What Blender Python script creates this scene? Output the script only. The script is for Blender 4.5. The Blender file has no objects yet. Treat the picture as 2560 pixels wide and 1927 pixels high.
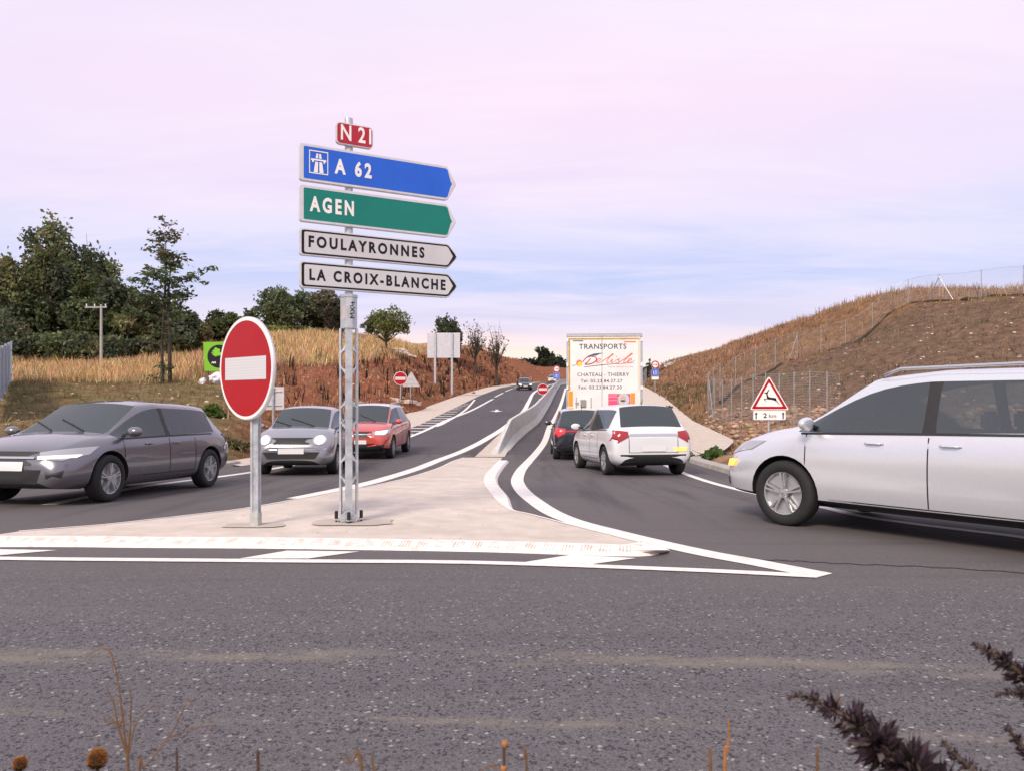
import bpy, bmesh, math, random
import numpy as np
from mathutils import Vector, Matrix
from mathutils.bvhtree import BVHTree
random.seed(7); rng = np.random.default_rng(11)
SC = bpy.context.scene
COL = SC.collection
R = math.radians

# ------------------------------------------------------------------ camera, sky, sun, exposure
F0, CX, HY, CH = 1900.0, 1280.0, 1000.0, 1.33      # focal length in photo pixels, centre, horizon row, eye height
cam = bpy.data.cameras.new('camera'); cam_ob = bpy.data.objects.new('camera', cam); COL.objects.link(cam_ob)
cam.sensor_fit = 'HORIZONTAL'; cam.sensor_width = 36; cam.lens = 36*F0/2560
cam.shift_y = (HY-963.5)/2560
cam.clip_start = 0.05; cam.clip_end = 6000
cam.dof.use_dof = True; cam.dof.focus_distance = 8.5; cam.dof.aperture_fstop = 6.5
cam_ob.location = (0, 0, CH); cam_ob.rotation_euler = (R(90), 0, 0)
SC.camera = cam_ob
SC.view_settings.view_transform = 'Standard'; SC.view_settings.look = 'None'
SC.view_settings.exposure = 0.10; SC.view_settings.gamma = 1.0
try: SC.view_settings.use_curve_mapping = False
except Exception: pass
SC.cycles.max_bounces = 6; SC.cycles.diffuse_bounces = 3; SC.cycles.transparent_max_bounces = 12

SUN_EL, SUN_AZ = R(38), R(205)     # azimuth measured clockwise from +Y: behind the camera, a little to the left
sun = bpy.data.lights.new('sun', 'SUN'); sun.energy = 3.1; sun.angle = R(16); sun.color = (1.0, .87, .70)
sun_ob = bpy.data.objects.new('sun', sun); COL.objects.link(sun_ob)
_d = Vector((math.sin(SUN_AZ)*math.cos(SUN_EL), math.cos(SUN_AZ)*math.cos(SUN_EL), math.sin(SUN_EL)))
sun_ob.rotation_euler = _d.to_track_quat('Z', 'Y').to_euler(); sun_ob.location = (0, -20, 30)

def lin(c):
    return tuple(((v/255)/12.92 if v/255 <= .04045 else ((v/255+.055)/1.055)**2.4) for v in c)
def hexlin(h): return lin([int(h[i:i+2], 16) for i in (0, 2, 4)])

W = bpy.data.worlds.new("World"); SC.world = W; W.use_nodes = True
nt = W.node_tree; nt.nodes.clear(); N = nt.nodes.new; LK = nt.links.new
def mth(nt, op, a, b=None, clamp=False):
    n = nt.nodes.new('ShaderNodeMath'); n.operation = op; n.use_clamp = clamp
    for i, v in enumerate((a, b)):
        if v is None: continue
        if isinstance(v, (int, float)): n.inputs[i].default_value = v
        else: nt.links.new(v, n.inputs[i])
    return n.outputs[0]
def ramp(nt, fac, stops, interp='LINEAR'):
    n = nt.nodes.new('ShaderNodeValToRGB'); e = n.color_ramp.elements; n.color_ramp.interpolation = interp
    while len(e) < len(stops): e.new(0.5)
    for i, (p, c) in enumerate(stops):
        e[i].position = p; e[i].color = (*c, 1) if len(c) == 3 else c
    if fac is not None: nt.links.new(fac, n.inputs[0])
    return n.outputs[0]
def mixc(nt, f, a, b, mode='MIX'):
    n = nt.nodes.new('ShaderNodeMix'); n.data_type = 'RGBA'; n.blend_type = mode
    for s, v in ((n.inputs[0], f), (n.inputs[6], a), (n.inputs[7], b)):
        if isinstance(v, (int, float)): s.default_value = v
        elif isinstance(v, tuple): s.default_value = (*v[:3], 1)
        else: nt.links.new(v, s)
    return n.outputs[2]
tc = N('ShaderNodeTexCoord'); sep = N('ShaderNodeSeparateXYZ'); LK(tc.outputs['Generated'], sep.inputs[0])
zz = mth(nt, 'MAXIMUM', sep.outputs[2], 0.0)
den = mth(nt, 'ADD', zz, 0.16)
comb = N('ShaderNodeCombineXYZ'); LK(mth(nt, 'DIVIDE', sep.outputs[0], den), comb.inputs[0]); LK(mth(nt, 'DIVIDE', sep.outputs[1], den), comb.inputs[1])
def wnoise(scale, detail, rough, sx=1, sy=1, loc=(0, 0, 0)):
    mp = N('ShaderNodeMapping'); mp.inputs['Scale'].default_value = (sx, sy, 1); mp.inputs['Location'].default_value = loc
    LK(comb.outputs[0], mp.inputs[0]); n = N('ShaderNodeTexNoise'); n.inputs['Scale'].default_value = scale
    n.inputs['Detail'].default_value = detail; n.inputs['Roughness'].default_value = rough; n.inputs['Distortion'].default_value = .4
    LK(mp.outputs[0], n.inputs[0]); return n.outputs[0]
n1 = wnoise(.8, 7, .55, .55, 1.0, (3.1, 1.7, 0)); n2 = wnoise(1.7, 9, .62, .5, 1.6, (7.3, 2.2, 0)); n3 = wnoise(.45, 4, .5, 1, 1, (1.3, 5.2, 0))
zd = mth(nt, 'ADD', zz, mth(nt, 'MULTIPLY', mth(nt, 'MULTIPLY', mth(nt, 'SUBTRACT', n1, .5), .55), mth(nt, 'ADD', zz, .02)))
sky_grad = ramp(nt, zd, [(0, hexlin('F7E6CC')), (.058, hexlin('FFF0D9')), (.082, hexlin('F8DFE2')), (.105, hexlin('D6D0EE')), (.145, hexlin('BAC8F4')),
    (.185, hexlin('CBCFF5')), (.25, hexlin('EAD9F4')), (.36, hexlin('F6DFF6')), (.52, hexlin('F0E8FA')), (1, hexlin('DFE3F3'))], 'EASE')
veil = ramp(nt, n2, [(.40, (0, 0, 0)), (.62, (1, 1, 1))])
c1 = mixc(nt, mth(nt, 'MULTIPLY', veil, .42), sky_grad, hexlin('FFF0FC'))
blue = ramp(nt, n3, [(.44, (0, 0, 0)), (.62, (1, 1, 1))])
c2 = mixc(nt, mth(nt, 'MULTIPLY', blue, .36), c1, hexlin('D8DAF7'))
bgc = N('ShaderNodeBackground'); c2 = mixc(nt, .13, c2, hexlin('FFF8FC')); LK(c2, bgc.inputs[0]); bgc.inputs[1].default_value = 1.05
skt = N('ShaderNodeTexSky'); skt.sky_type = 'NISHITA'; skt.sun_disc = False; skt.sun_elevation = SUN_EL; skt.sun_rotation = SUN_AZ
bgs = N('ShaderNodeBackground'); LK(skt.outputs[0], bgs.inputs[0]); bgs.inputs[1].default_value = .06
mx = N('ShaderNodeMixShader'); mx.inputs[0].default_value = .92; LK(bgs.outputs[0], mx.inputs[1]); LK(bgc.outputs[0], mx.inputs[2])
wo = N('ShaderNodeOutputWorld'); LK(mx.outputs[0], wo.inputs[0])

# ------------------------------------------------------------------ helpers
def mat(name, col, rough=.6, metal=0.0, noise=None, bump=None, spec=.5, emit=None, coat=0, alpha=None):
    m = bpy.data.materials.new(name); m.use_nodes = True; t = m.node_tree; b = t.nodes['Principled BSDF']
    b.inputs['Base Color'].default_value = (*col, 1); b.inputs['Roughness'].default_value = rough; b.inputs['Metallic'].default_value = metal
    b.inputs['Specular IOR Level'].default_value = spec
    if coat: b.inputs['Coat Weight'].default_value = coat; b.inputs['Coat Roughness'].default_value = .06
    if emit: b.inputs['Emission Color'].default_value = (*emit[0], 1); b.inputs['Emission Strength'].default_value = emit[1]
    if noise or bump:
        tcn = t.nodes.new('ShaderNodeTexCoord')
    if noise:
        sc, amt = noise[:2]; n = t.nodes.new('ShaderNodeTexNoise'); n.inputs['Scale'].default_value = sc; n.inputs['Detail'].default_value = 6
        n.inputs['Roughness'].default_value = .65
        t.links.new(tcn.outputs['Object'], n.inputs[0])
        lo = tuple(max(0, c*(1-amt)) for c in col); hi = tuple(min(1, c*(1+amt)) for c in col)
        if len(noise) > 2: hi = noise[2]
        t.links.new(ramp(t, n.outputs[0], [(.3, lo), (.7, hi)]), b.inputs['Base Color'])
    if bump:
        n = t.nodes.new('ShaderNodeTexNoise'); n.inputs['Scale'].default_value = bump[0]; n.inputs['Detail'].default_value = 5
        t.links.new(tcn.outputs['Object'], n.inputs[0])
        bp = t.nodes.new('ShaderNodeBump'); bp.inputs['Strength'].default_value = bump[1]; bp.inputs['Distance'].default_value = bump[2] if len(bump) > 2 else .02
        t.links.new(n.outputs[0], bp.inputs['Height']); t.links.new(bp.outputs[0], b.inputs['Normal'])
    return m
def attr_mat(name, rough=.8, transl=.25, bump=False, mul=1.0):
    """base colour read from the mesh's own colour attribute 'col' (what the plant itself looks like)"""
    m = bpy.data.materials.new(name); m.use_nodes = True; t = m.node_tree; b = t.nodes['Principled BSDF']
    a = t.nodes.new('ShaderNodeAttribute'); a.attribute_name = 'col'
    t.links.new(a.outputs[0], b.inputs['Base Color']); b.inputs['Roughness'].default_value = rough; b.inputs['Specular IOR Level'].default_value = .25
    if transl:
        tr = t.nodes.new('ShaderNodeBsdfTranslucent'); t.links.new(a.outputs[0], tr.inputs[0])
        ms = t.nodes.new('ShaderNodeMixShader'); ms.inputs[0].default_value = transl
        t.links.new(b.outputs[0], ms.inputs[1]); t.links.new(tr.outputs[0], ms.inputs[2])
        t.links.new(ms.outputs[0], t.nodes['Material Output'].inputs[0])
    return m
def tag(o, label=None, cat=None, group=None, kind=None):
    if label: o['label'] = label
    if cat: o['category'] = cat
    if group: o['group'] = group
    if kind: o['kind'] = kind
    return o
def empty(name, loc, label, cat, group=None, rz=0):
    o = bpy.data.objects.new(name, None); COL.objects.link(o); o.location = loc; o.rotation_euler = (0, 0, rz); o.empty_display_size = .2
    return tag(o, label, cat, group)
def link(name, me, parent=None):
    o = bpy.data.objects.new(name, me); COL.objects.link(o)
    if parent is not None: o.parent = parent
    return o
def ob(name, V, Fc, m, parent=None, origin=None, smooth=False):
    """mesh object from verts/faces; origin: subtract this world point (for parts of an unrotated thing)"""
    me = bpy.data.meshes.new(name)
    if origin is not None: V = [(v[0]-origin[0], v[1]-origin[1], v[2]-origin[2]) for v in V]
    me.from_pydata([tuple(v) for v in V], [], [tuple(f) for f in Fc]); me.update()
    if isinstance(m, (list, tuple)):
        for q in m: me.materials.append(q)
    elif m: me.materials.append(m)
    if smooth: me.polygons.foreach_set('use_smooth', [True]*len(me.polygons))
    return link(name, me, parent)
def npmesh(name, V, Fc, m, col=None, parent=None, smooth=False):
    V = np.asarray(V, np.float32); Fc = np.asarray(Fc, np.int32); k = Fc.shape[1]
    me = bpy.data.meshes.new(name); me.vertices.add(len(V)); me.vertices.foreach_set('co', V.ravel())
    me.loops.add(Fc.size); me.loops.foreach_set('vertex_index', Fc.ravel())
    me.polygons.add(len(Fc)); me.polygons.foreach_set('loop_start', np.arange(0, Fc.size, k, dtype=np.int32))
    try: me.polygons.foreach_set('loop_total', np.full(len(Fc), k, np.int32))
    except Exception: pass
    if smooth: me.polygons.foreach_set('use_smooth', np.ones(len(Fc), bool))
    me.update(calc_edges=True)
    if col is not None:
        at = me.color_attributes.new('col', 'FLOAT_COLOR', 'POINT')
        c4 = np.ones((len(V), 4), np.float32); c4[:, :3] = col; at.data.foreach_set('color', c4.ravel())
    if m: me.materials.append(m)
    return link(name, me, parent)
class MB:
    """collects simple solids that become ONE mesh"""
    def __init__(s): s.V = []; s.F = []
    def add(s, V, Fc):
        n = len(s.V); s.V += [tuple(v) for v in V]; s.F += [tuple(i+n for i in f) for f in Fc]; return s
    def box(s, c, h, rz=0, M=None):
        x, y, z = h; P = [(-x, -y, -z), (x, -y, -z), (x, y, -z), (-x, y, -z), (-x, -y, z), (x, -y, z), (x, y, z), (-x, y, z)]
        ca, sa = math.cos(rz), math.sin(rz)
        if M is not None: P = [tuple(M @ Vector(p)) for p in P]
        else: P = [(p[0]*ca-p[1]*sa, p[0]*sa+p[1]*ca, p[2]) for p in P]
        return s.add([(p[0]+c[0], p[1]+c[1], p[2]+c[2]) for p in P], [(0, 3, 2, 1), (4, 5, 6, 7), (0, 1, 5, 4), (1, 2, 6, 5), (2, 3, 7, 6), (3, 0, 4, 7)])
    def tube(s, pts, rads, n=8, caps=True):
        pts = [Vector(p) for p in pts]
        if isinstance(rads, (int, float)): rads = [rads]*len(pts)
        V = []; up = None
        for i, p in enumerate(pts):
            t = (pts[min(i+1, len(pts)-1)]-pts[max(i-1, 0)]).normalized()
            a = Vector((0, 0, 1)) if abs(t.z) < .9 else Vector((1, 0, 0))
            if up is None: up = t.cross(a).normalized()
            up = (up - t*up.dot(t)).normalized(); w = t.cross(up)
            for k in range(n):
                an = 2*math.pi*k/n; V.append(p+(up*math.cos(an)+w*math.sin(an))*rads[i])
        Fc = []
        for i in range(len(pts)-1):
            for k in range(n): Fc.append((i*n+k, i*n+(k+1) % n, (i+1)*n+(k+1) % n, (i+1)*n+k))
        if caps: Fc.append(tuple(range(n-1, -1, -1))); Fc.append(tuple((len(pts)-1)*n+k for k in range(n)))
        return s.add(V, Fc)
    def bar(s, a, b, w, d):
        """square bar from a to b"""
        a, b = Vector(a), Vector(b); t = (b-a); L = t.length; q = t.to_track_quat('Z', 'Y').to_matrix()
        return s.box((a+b)/2, (w/2, d/2, L/2), M=q)
    def prism(s, poly, frame, d0, d1):
        """closed polygon (u,v) extruded along the frame normal from d0 to d1"""
        n = len(poly); V = [frame(u, v, d0) for u, v in poly]+[frame(u, v, d1) for u, v in poly]
        Fc = [tuple(range(n-1, -1, -1)), tuple(range(n, 2*n))]+[(i, (i+1) % n, n+(i+1) % n, n+i) for i in range(n)]
        return s.add(V, Fc)
    def lathe(s, prof, c=(0, 0, 0), axis='z', n=24):
        V = []
        for r, h in prof:
            for k in range(n):
                a = 2*math.pi*k/n; x, y = r*math.cos(a), r*math.sin(a)
                p = (x, y, h) if axis == 'z' else (x, h, y)
                V.append((p[0]+c[0], p[1]+c[1], p[2]+c[2]))
        Fc = [(i*n+k, i*n+(k+1) % n, (i+1)*n+(k+1) % n, (i+1)*n+k) for i in range(len(prof)-1) for k in range(n)]
        return s.add(V, Fc)
    def build(s, name, m, parent=None, origin=None, smooth=False, bevel=0):
        me = bpy.data.meshes.new(name); V = s.V
        if origin is not None: V = [(v[0]-origin[0], v[1]-origin[1], v[2]-origin[2]) for v in V]
        me.from_pydata(V, [], s.F); me.update()
        b = bmesh.new(); b.from_mesh(me); bmesh.ops.recalc_face_normals(b, faces=b.faces)
        if bevel:
            bmesh.ops.bevel(b, geom=[e for e in b.edges if len(e.link_faces) == 2 and e.calc_face_angle(0) > .6], offset=bevel, segments=2, affect='EDGES', clamp_overlap=True)
        b.to_mesh(me); b.free()
        if smooth: me.polygons.foreach_set('use_smooth', [True]*len(me.polygons))
        if m: me.materials.append(m)
        o = link(name, me, parent)
        return o
def vframe(o, u, n):
    """vertical plane frame: origin o, horizontal direction u, outward normal n"""
    o, u, n = Vector(o), Vector(u), Vector(n)
    return lambda a, b, d=0: o+u*a+Vector((0, 0, b))+n*d
def catmull(P, k=8, closed=False):
    P = [np.array(p, float) for p in P]; n = len(P); out = []
    rg = range(n if closed else n-1)
    for i in rg:
        p1, p2 = P[i], P[(i+1) % n]
        p0 = P[i-1] if (i > 0 or closed) else 2*p1-p2
        p3 = P[(i+2) % n] if (i+2 < n or closed) else 2*p2-p1
        for j in range(k):
            t = j/k; out.append(.5*((2*p1)+(-p0+p2)*t+(2*p0-5*p1+4*p2-p3)*t*t+(-p0+3*p1-3*p2+p3)*t**3))
    if not closed: out.append(P[-1])
    return out
def ribbon2(P, w):
    """2D stroke as quads"""
    P = [np.array(p, float) for p in P]; V = []; n = len(P)
    for i in range(n):
        t = P[min(i+1, n-1)]-P[max(i-1, 0)]; t = t/(np.linalg.norm(t)+1e-9); nn = np.array((-t[1], t[0]))
        ww = w[i] if isinstance(w, (list, np.ndarray)) else w
        V += [P[i]+nn*ww/2, P[i]-nn*ww/2]
    return V, [(2*i, 2*i+1, 2*i+3, 2*i+2) for i in range(n-1)]
def flat(name, V2, Fc, frame, off, m, parent, origin=None):
    return ob(name, [frame(u, v, off) for u, v in V2], Fc, m, parent, origin)
def disc2(c, r, n=40, ry=None):
    return [(c[0]+r*math.cos(2*math.pi*k/n), c[1]+(ry or r)*math.sin(2*math.pi*k/n)) for k in range(n)]
def ring2(c, r0, r1, n=48):
    V = disc2(c, r0, n)+disc2(c, r1, n); return V, [(k, (k+1) % n, n+(k+1) % n, n+k) for k in range(n)]
def rrect(x0, y0, x1, y1, r, n=5):
    P = []
    for cx, cy, a in ((x1-r, y1-r, 0), (x0+r, y1-r, 90), (x0+r, y0+r, 180), (x1-r, y0+r, 270)):
        for k in range(n+1):
            t = R(a+90*k/n); P.append((cx+r*math.cos(t), cy+r*math.sin(t)))
    return P
def inset_poly(P, d):
    """shrink a counter-clockwise polygon by d"""
    n = len(P); out = []
    for i in range(n):
        p0, p1, p2 = np.array(P[i-1]), np.array(P[i]), np.array(P[(i+1) % n])
        e1 = p1-p0; e2 = p2-p1; e1 = e1/(np.linalg.norm(e1)+1e-9); e2 = e2/(np.linalg.norm(e2)+1e-9)
        n1, n2 = np.array((-e1[1], e1[0])), np.array((-e2[1], e2[0])); b = n1+n2; b = b/max(1e-6, b@n1) if b@n1 > .2 else n1
        out.append(tuple(p1+b*d))
    return out
def text2(s, bold=.02, space=1.0, shear=0):
    """outline of a word as flat 2D mesh scaled to the unit box of its own bounds"""
    cu = bpy.data.curves.new('word', 'FONT'); cu.body = s; cu.offset = bold; cu.space_character = space; cu.shear = shear; cu.resolution_u = 3
    o = bpy.data.objects.new('word', cu); COL.objects.link(o)
    dg = bpy.context.evaluated_depsgraph_get(); me = bpy.data.meshes.new_from_object(o.evaluated_get(dg))
    V = [(v.co.x, v.co.y) for v in me.vertices]; Fc = [tuple(p.vertices) for p in me.polygons]
    bpy.data.objects.remove(o); bpy.data.curves.remove(cu); bpy.data.meshes.remove(me)
    xs = [v[0] for v in V]; ys = [v[1] for v in V]; x0, x1, y0, y1 = min(xs), max(xs), min(ys), max(ys)
    return [((x-x0)/(x1-x0), (y-y0)/(y1-y0)) for x, y in V], Fc
def put_text(name, s, box, frame, off, m, parent, origin=None, bold=.02, space=1.0, shear=0):
    V, Fc = text2(s, bold, space, shear); x0, y0, x1, y1 = box
    return flat(name, [(x0+(x1-x0)*a, y0+(y1-y0)*b) for a, b in V], Fc, frame, off, m, parent, origin)

# ------------------------------------------------------------------ road level and unprojection
_yy = np.arange(-80, 420, .25)
_rz = np.interp(_yy, [-80, 8.6, 12, 16, 20, 24, 28, 31, 36, 43, 65, 95, 120, 155, 185, 220, 420],
                     [0, 0, -.11, -.25, -.35, -.37, -.27, -.13, .10, .42, 1.37, 2.6, 3.6, 4.9, 5.5, 5.8, 5.8])
_k = np.exp(-.5*(np.arange(-12, 13)/5.0)**2); _k /= _k.sum()
_rzs = np.convolve(np.pad(_rz, 12, mode='edge'), _k, 'valid')
def rz(y): return np.interp(y, _yy, _rzs)
_ys = np.arange(1.0, 260, .02)
def G(px, py, dz=0.0):
    """photo pixel -> point on the road surface (dz above it)"""
    f = CH+(HY-py)*_ys/F0-rz(_ys)-dz
    i = np.argmax(f < 0); y = _ys[i] if f[i] < 0 else _ys[np.argmin(np.abs(f))]
    return ((px-CX)*y/F0, float(y), float(rz(y)+dz))
def P3(px, py, y): return ((px-CX)*y/F0, y, CH+(HY-py)*y/F0)

def curve_fn(pts):
    pts = sorted(pts); a = np.array([p[0] for p in pts]); b = np.array([p[1] for p in pts])
    yy = np.arange(a[0], a[-1]+.1, .1); v = np.interp(yy, a, b); kk = np.exp(-.5*(np.arange(-10, 11)/5.0)**2); kk /= kk.sum()
    v = np.convolve(np.pad(v, 10, mode='edge'), kk, 'valid'); return lambda y: np.interp(y, yy, v)
LG = [(998, 1047), (1079, 1017.5), (1159, 987.7), (1218.7, 970), (1294, 959)]       # left gutter, outer edge
_lg = [(g[1], g[0]) for g in (G(*p) for p in LG)]
XL = curve_fn([(2.2, -70), (3.5, -60), (5, -40), (6, -24), (8, -12.6), (10, -9.9), (12.5, -8.7), (15, -8.0), (18.4, -7.3), (24, -6.9), (31, -6.4)]+_lg+[(170, 6.5), (195, 13), (260, 36)])
XR = curve_fn([(2.2, 70), (3.5, 55), (5, 19), (6.5, 8.6), (8.3, 5.75), (10.3, 4.95), (13, 4.75), (17.5, 5.0), (21.0, 5.1), (24, 6.6), (28, 8.1), (38, 8.9), (65, 13.0), (120, 20.3), (155, 27), (195, 37), (260, 62)])
# ------------------------------------------------------------------ ground materials
def ground_mat():
    m = bpy.data.materials.new('ground'); m.use_nodes = True; t = m.node_tree; b = t.nodes['Principled BSDF']; L = t.links.new
    a = t.nodes.new('ShaderNodeAttribute'); a.attribute_name = 'col'; tcn = t.nodes.new('ShaderNodeTexCoord')
    def ns(sc, d=6, r=.65):
        n = t.nodes.new('ShaderNodeTexNoise'); n.inputs['Scale'].default_value = sc; n.inputs['Detail'].default_value = d; n.inputs['Roughness'].default_value = r
        L(tcn.outputs['Object'], n.inputs[0]); return n.outputs[0]
    big, mid, fine = ns(.35), ns(2.2), ns(14, 4)
    c = mixc(t, ramp(t, mid, [(.38, (0, 0, 0)), (.66, (1, 1, 1))]), mixc(t, 1.0, a.outputs[0], (.62, .58, .56), 'MULTIPLY'), mixc(t, 1.0, a.outputs[0], (1.3, 1.28, 1.22), 'MULTIPLY'))
    c = mixc(t, ramp(t, big, [(.5, (0, 0, 0)), (.72, (.5, .5, .5))]), c, (.115, .105, .05))
    c = mixc(t, ramp(t, fine, [(.62, (0, 0, 0)), (.74, (.65, .65, .65))]), c, (.40, .33, .27))
    c = mixc(t, ramp(t, fine, [(.28, (.6, .6, .6)), (.40, (0, 0, 0))]), c, (.045, .028, .02))
    L(c, b.inputs['Base Color']); b.inputs['Roughness'].default_value = .95; b.inputs['Specular IOR Level'].default_value = .1
    bp = t.nodes.new('ShaderNodeBump'); bp.inputs['Strength'].default_value = .7; bp.inputs['Distance'].default_value = .12
    L(mth(t, 'ADD', mid, mth(t, 'MULTIPLY', fine, .4)), bp.inputs['Height']); L(bp.outputs[0], b.inputs['Normal'])
    return m
def asphalt_mat():
    m = bpy.data.materials.new('asphalt'); m.use_nodes = True; t = m.node_tree; b = t.nodes['Principled BSDF']; L = t.links.new
    tcn = t.nodes.new('ShaderNodeTexCoord'); sp = t.nodes.new('ShaderNodeSeparateXYZ'); L(tcn.outputs['Object'], sp.inputs[0])
    x, y = sp.outputs[0], sp.outputs[1]
    def ns(sc, d=5, r=.6, vec=None, scale3=None):
        n = t.nodes.new('ShaderNodeTexNoise'); n.inputs['Scale'].default_value = sc; n.inputs['Detail'].default_value = d; n.inputs['Roughness'].default_value = r
        if scale3:
            mp = t.nodes.new('ShaderNodeMapping'); mp.inputs['Scale'].default_value = scale3; L(tcn.outputs['Object'], mp.inputs[0]); L(mp.outputs[0], n.inputs[0])
        else: L(tcn.outputs['Object'], n.inputs[0])
        return n.outputs[0]
    def vor(sc, out='Color'):
        n = t.nodes.new('ShaderNodeTexVoronoi'); n.inputs['Scale'].default_value = sc; L(tcn.outputs['Object'], n.inputs[0]); return n.outputs[out]
    # stones in the surface: each chip its own grey
    chip = t.nodes.new('ShaderNodeSeparateColor'); L(vor(165), chip.inputs[0])
    chip2 = t.nodes.new('ShaderNodeSeparateColor'); L(vor(75), chip2.inputs[0])
    base = ramp(t, chip.outputs[0], [(0, (.058, .053, .058)), (.2, (.088, .082, .090)), (.55, (.124, .116, .126)), (.95, (.150, .142, .150)), (1, (.20, .19, .195))])
    base = mixc(t, ramp(t, chip2.outputs[1], [(.84, (0, 0, 0)), (.87, (.8, .8, .8))]), base, (.03, .027, .033))
    base = mixc(t, ramp(t, chip2.outputs[2], [(.982, (0, 0, 0)), (.986, (.7, .7, .7))]), base, (.42, .38, .37))
    # older ring surface against the smoother, darker new surface of the main road beyond the joint
    new = mixc(t, ns(40, 3), (.064, .058, .066), (.102, .092, .104))
    far = ramp(t, mth(t, 'MULTIPLY', mth(t, 'SUBTRACT', y, 23.95), 8.0), [(0, (0, 0, 0)), (1, (1, 1, 1))])
    # the ring is finer and browner towards the island
    fine = mixc(t, ns(60, 3), (.098, .088, .092), (.136, .121, .124))
    nearisl = ramp(t, mth(t, 'ADD', mth(t, 'MULTIPLY', mth(t, 'SUBTRACT', y, 4.3), .45), mth(t, 'MULTIPLY', mth(t, 'SUBTRACT', ns(1.3), .5), .6)), [(0, (0, 0, 0)), (1, (.85, .85, .85))])
    c = mixc(t, nearisl, base, fine)
    c = mixc(t, far, c, new)
    # seam
    seam = ramp(t, mth(t, 'ABSOLUTE', mth(t, 'SUBTRACT', mth(t, 'SUBTRACT', y, 23.9), mth(t, 'MULTIPLY', mth(t, 'SUBTRACT', ns(1.2), .5), .3))), [(.03, (1, 1, 1)), (.07, (0, 0, 0))])
    c = mixc(t, seam, c, (.02, .018, .02))
    # long stains along the direction of travel + patches
    st = ns(1.0, 6, .65, scale3=(1.6, .14, 1)); gate_ = ramp(t, mth(t, 'MULTIPLY', mth(t, 'SUBTRACT', y, 7.0), .25), [(0, (0, 0, 0)), (1, (1, 1, 1))]); c = mixc(t, mixc(t, 1.0, gate_, ramp(t, st, [(.50, (0, 0, 0)), (.66, (.75, .75, .75))]), 'MULTIPLY'), c, (.056, .048, .052))
    st2 = ns(1.0, 6, .6, scale3=(.12, 1.4, 1)); ringm = ramp(t, y, [(.0, (1, 1, 1)), (1, (1, 1, 1))])
    c = mixc(t, ramp(t, st2, [(.52, (0, 0, 0)), (.72, (.30, .30, .30))]), c, (.150, .132, .13)); st3 = ns(1.0, 6, .6, scale3=(.10, 2.2, 1.3)); c = mixc(t, ramp(t, st3, [(.54, (0, 0, 0)), (.72, (.45, .45, .45))]), c, (.068, .060, .066))
    # two worn tan bands left by traffic round the ring (circle about the ring centre behind the camera)
    rad = mth(t, 'SQRT', mth(t, 'ADD', mth(t, 'MULTIPLY', mth(t, 'SUBTRACT', x, -1.6), mth(t, 'SUBTRACT', x, -1.6)), mth(t, 'MULTIPLY', mth(t, 'ADD', y, 27.0), mth(t, 'ADD', y, 27.0))))
    wob = mth(t, 'MULTIPLY', mth(t, 'SUBTRACT', ns(2.5, 4), .5), .22)
    brk = ns(1.0, 4, .6, scale3=(1.4, 5, 1))
    for rr, wd, lo in ((30.97, .085, .40), (30.2, .06, .50)):
        bd = ramp(t, mth(t, 'ABSOLUTE', mth(t, 'ADD', mth(t, 'SUBTRACT', rad, rr), wob)), [(wd*.5, (1, 1, 1)), (wd*1.5, (0, 0, 0))])
        gate = ramp(t, brk, [(lo, (0, 0, 0)), (lo+.2, (.55, .55, .55))])
        c = mixc(t, mixc(t, 1.0, bd, gate, 'MULTIPLY'), c, (.235, .205, .16))
    L(c, b.inputs['Base Color']); b.inputs['Roughness'].default_value = .78; b.inputs['Specular IOR Level'].default_value = .3
    bp = t.nodes.new('ShaderNodeBump'); bp.inputs['Strength'].default_value = .35; bp.inputs['Distance'].default_value = .006
    L(mth(t, 'MULTIPLY', vor(165, 'Distance'), -1.0), bp.inputs['Height']); L(bp.outputs[0], b.inputs['Normal'])
    return m
M_ground, M_asph = ground_mat(), asphalt_mat()
def concrete(name, c, amt=.18):
    return mat(name, c, .85, noise=(3.5, amt), bump=(30, .25, .01), spec=.2)
M_island = concrete('island_concrete', (.60, .53, .475), .12)
def speck(m, sc=7.0):
    t = m.node_tree; b = t.nodes['Principled BSDF']; L = t.links.new; src = b.inputs['Base Color'].links[0].from_socket; tcn = t.nodes.new('ShaderNodeTexCoord')
    v = t.nodes.new('ShaderNodeTexVoronoi'); v.inputs['Scale'].default_value = sc; L(tcn.outputs['Object'], v.inputs[0]); q = t.nodes.new('ShaderNodeSeparateColor'); L(v.outputs['Color'], q.inputs[0])
    dots = mth(t, 'MULTIPLY', mth(t, 'LESS_THAN', v.outputs['Distance'], .085), mth(t, 'GREATER_THAN', q.outputs[0], .62))
    n = t.nodes.new('ShaderNodeTexNoise'); n.inputs['Scale'].default_value = .9; n.inputs['Detail'].default_value = 7; n.inputs['Roughness'].default_value = .7; mp = t.nodes.new('ShaderNodeMapping'); mp.inputs['Scale'].default_value = (.8, 1.0, 1); L(tcn.outputs['Object'], mp.inputs[0]); L(mp.outputs[0], n.inputs[0])
    c = mixc(t, ramp(t, n.outputs[0], [(.45, (0, 0, 0)), (.72, (.40, .40, .40))]), src, (.40, .335, .29)); c = mixc(t, mth(t, 'MULTIPLY', dots, .8), c, (.10, .07, .055)); L(c, b.inputs['Base Color'])
speck(M_island)
M_gutter = concrete('gutter_concrete', (.56, .48, .42), .14)
M_barrier = concrete('barrier_concrete', (.58, .57, .56), .16)
M_kerbc = concrete('kerb_concrete', (.40, .37, .35), .2)
M_patch = concrete('mortar', (.47, .41, .365), .14)
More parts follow.
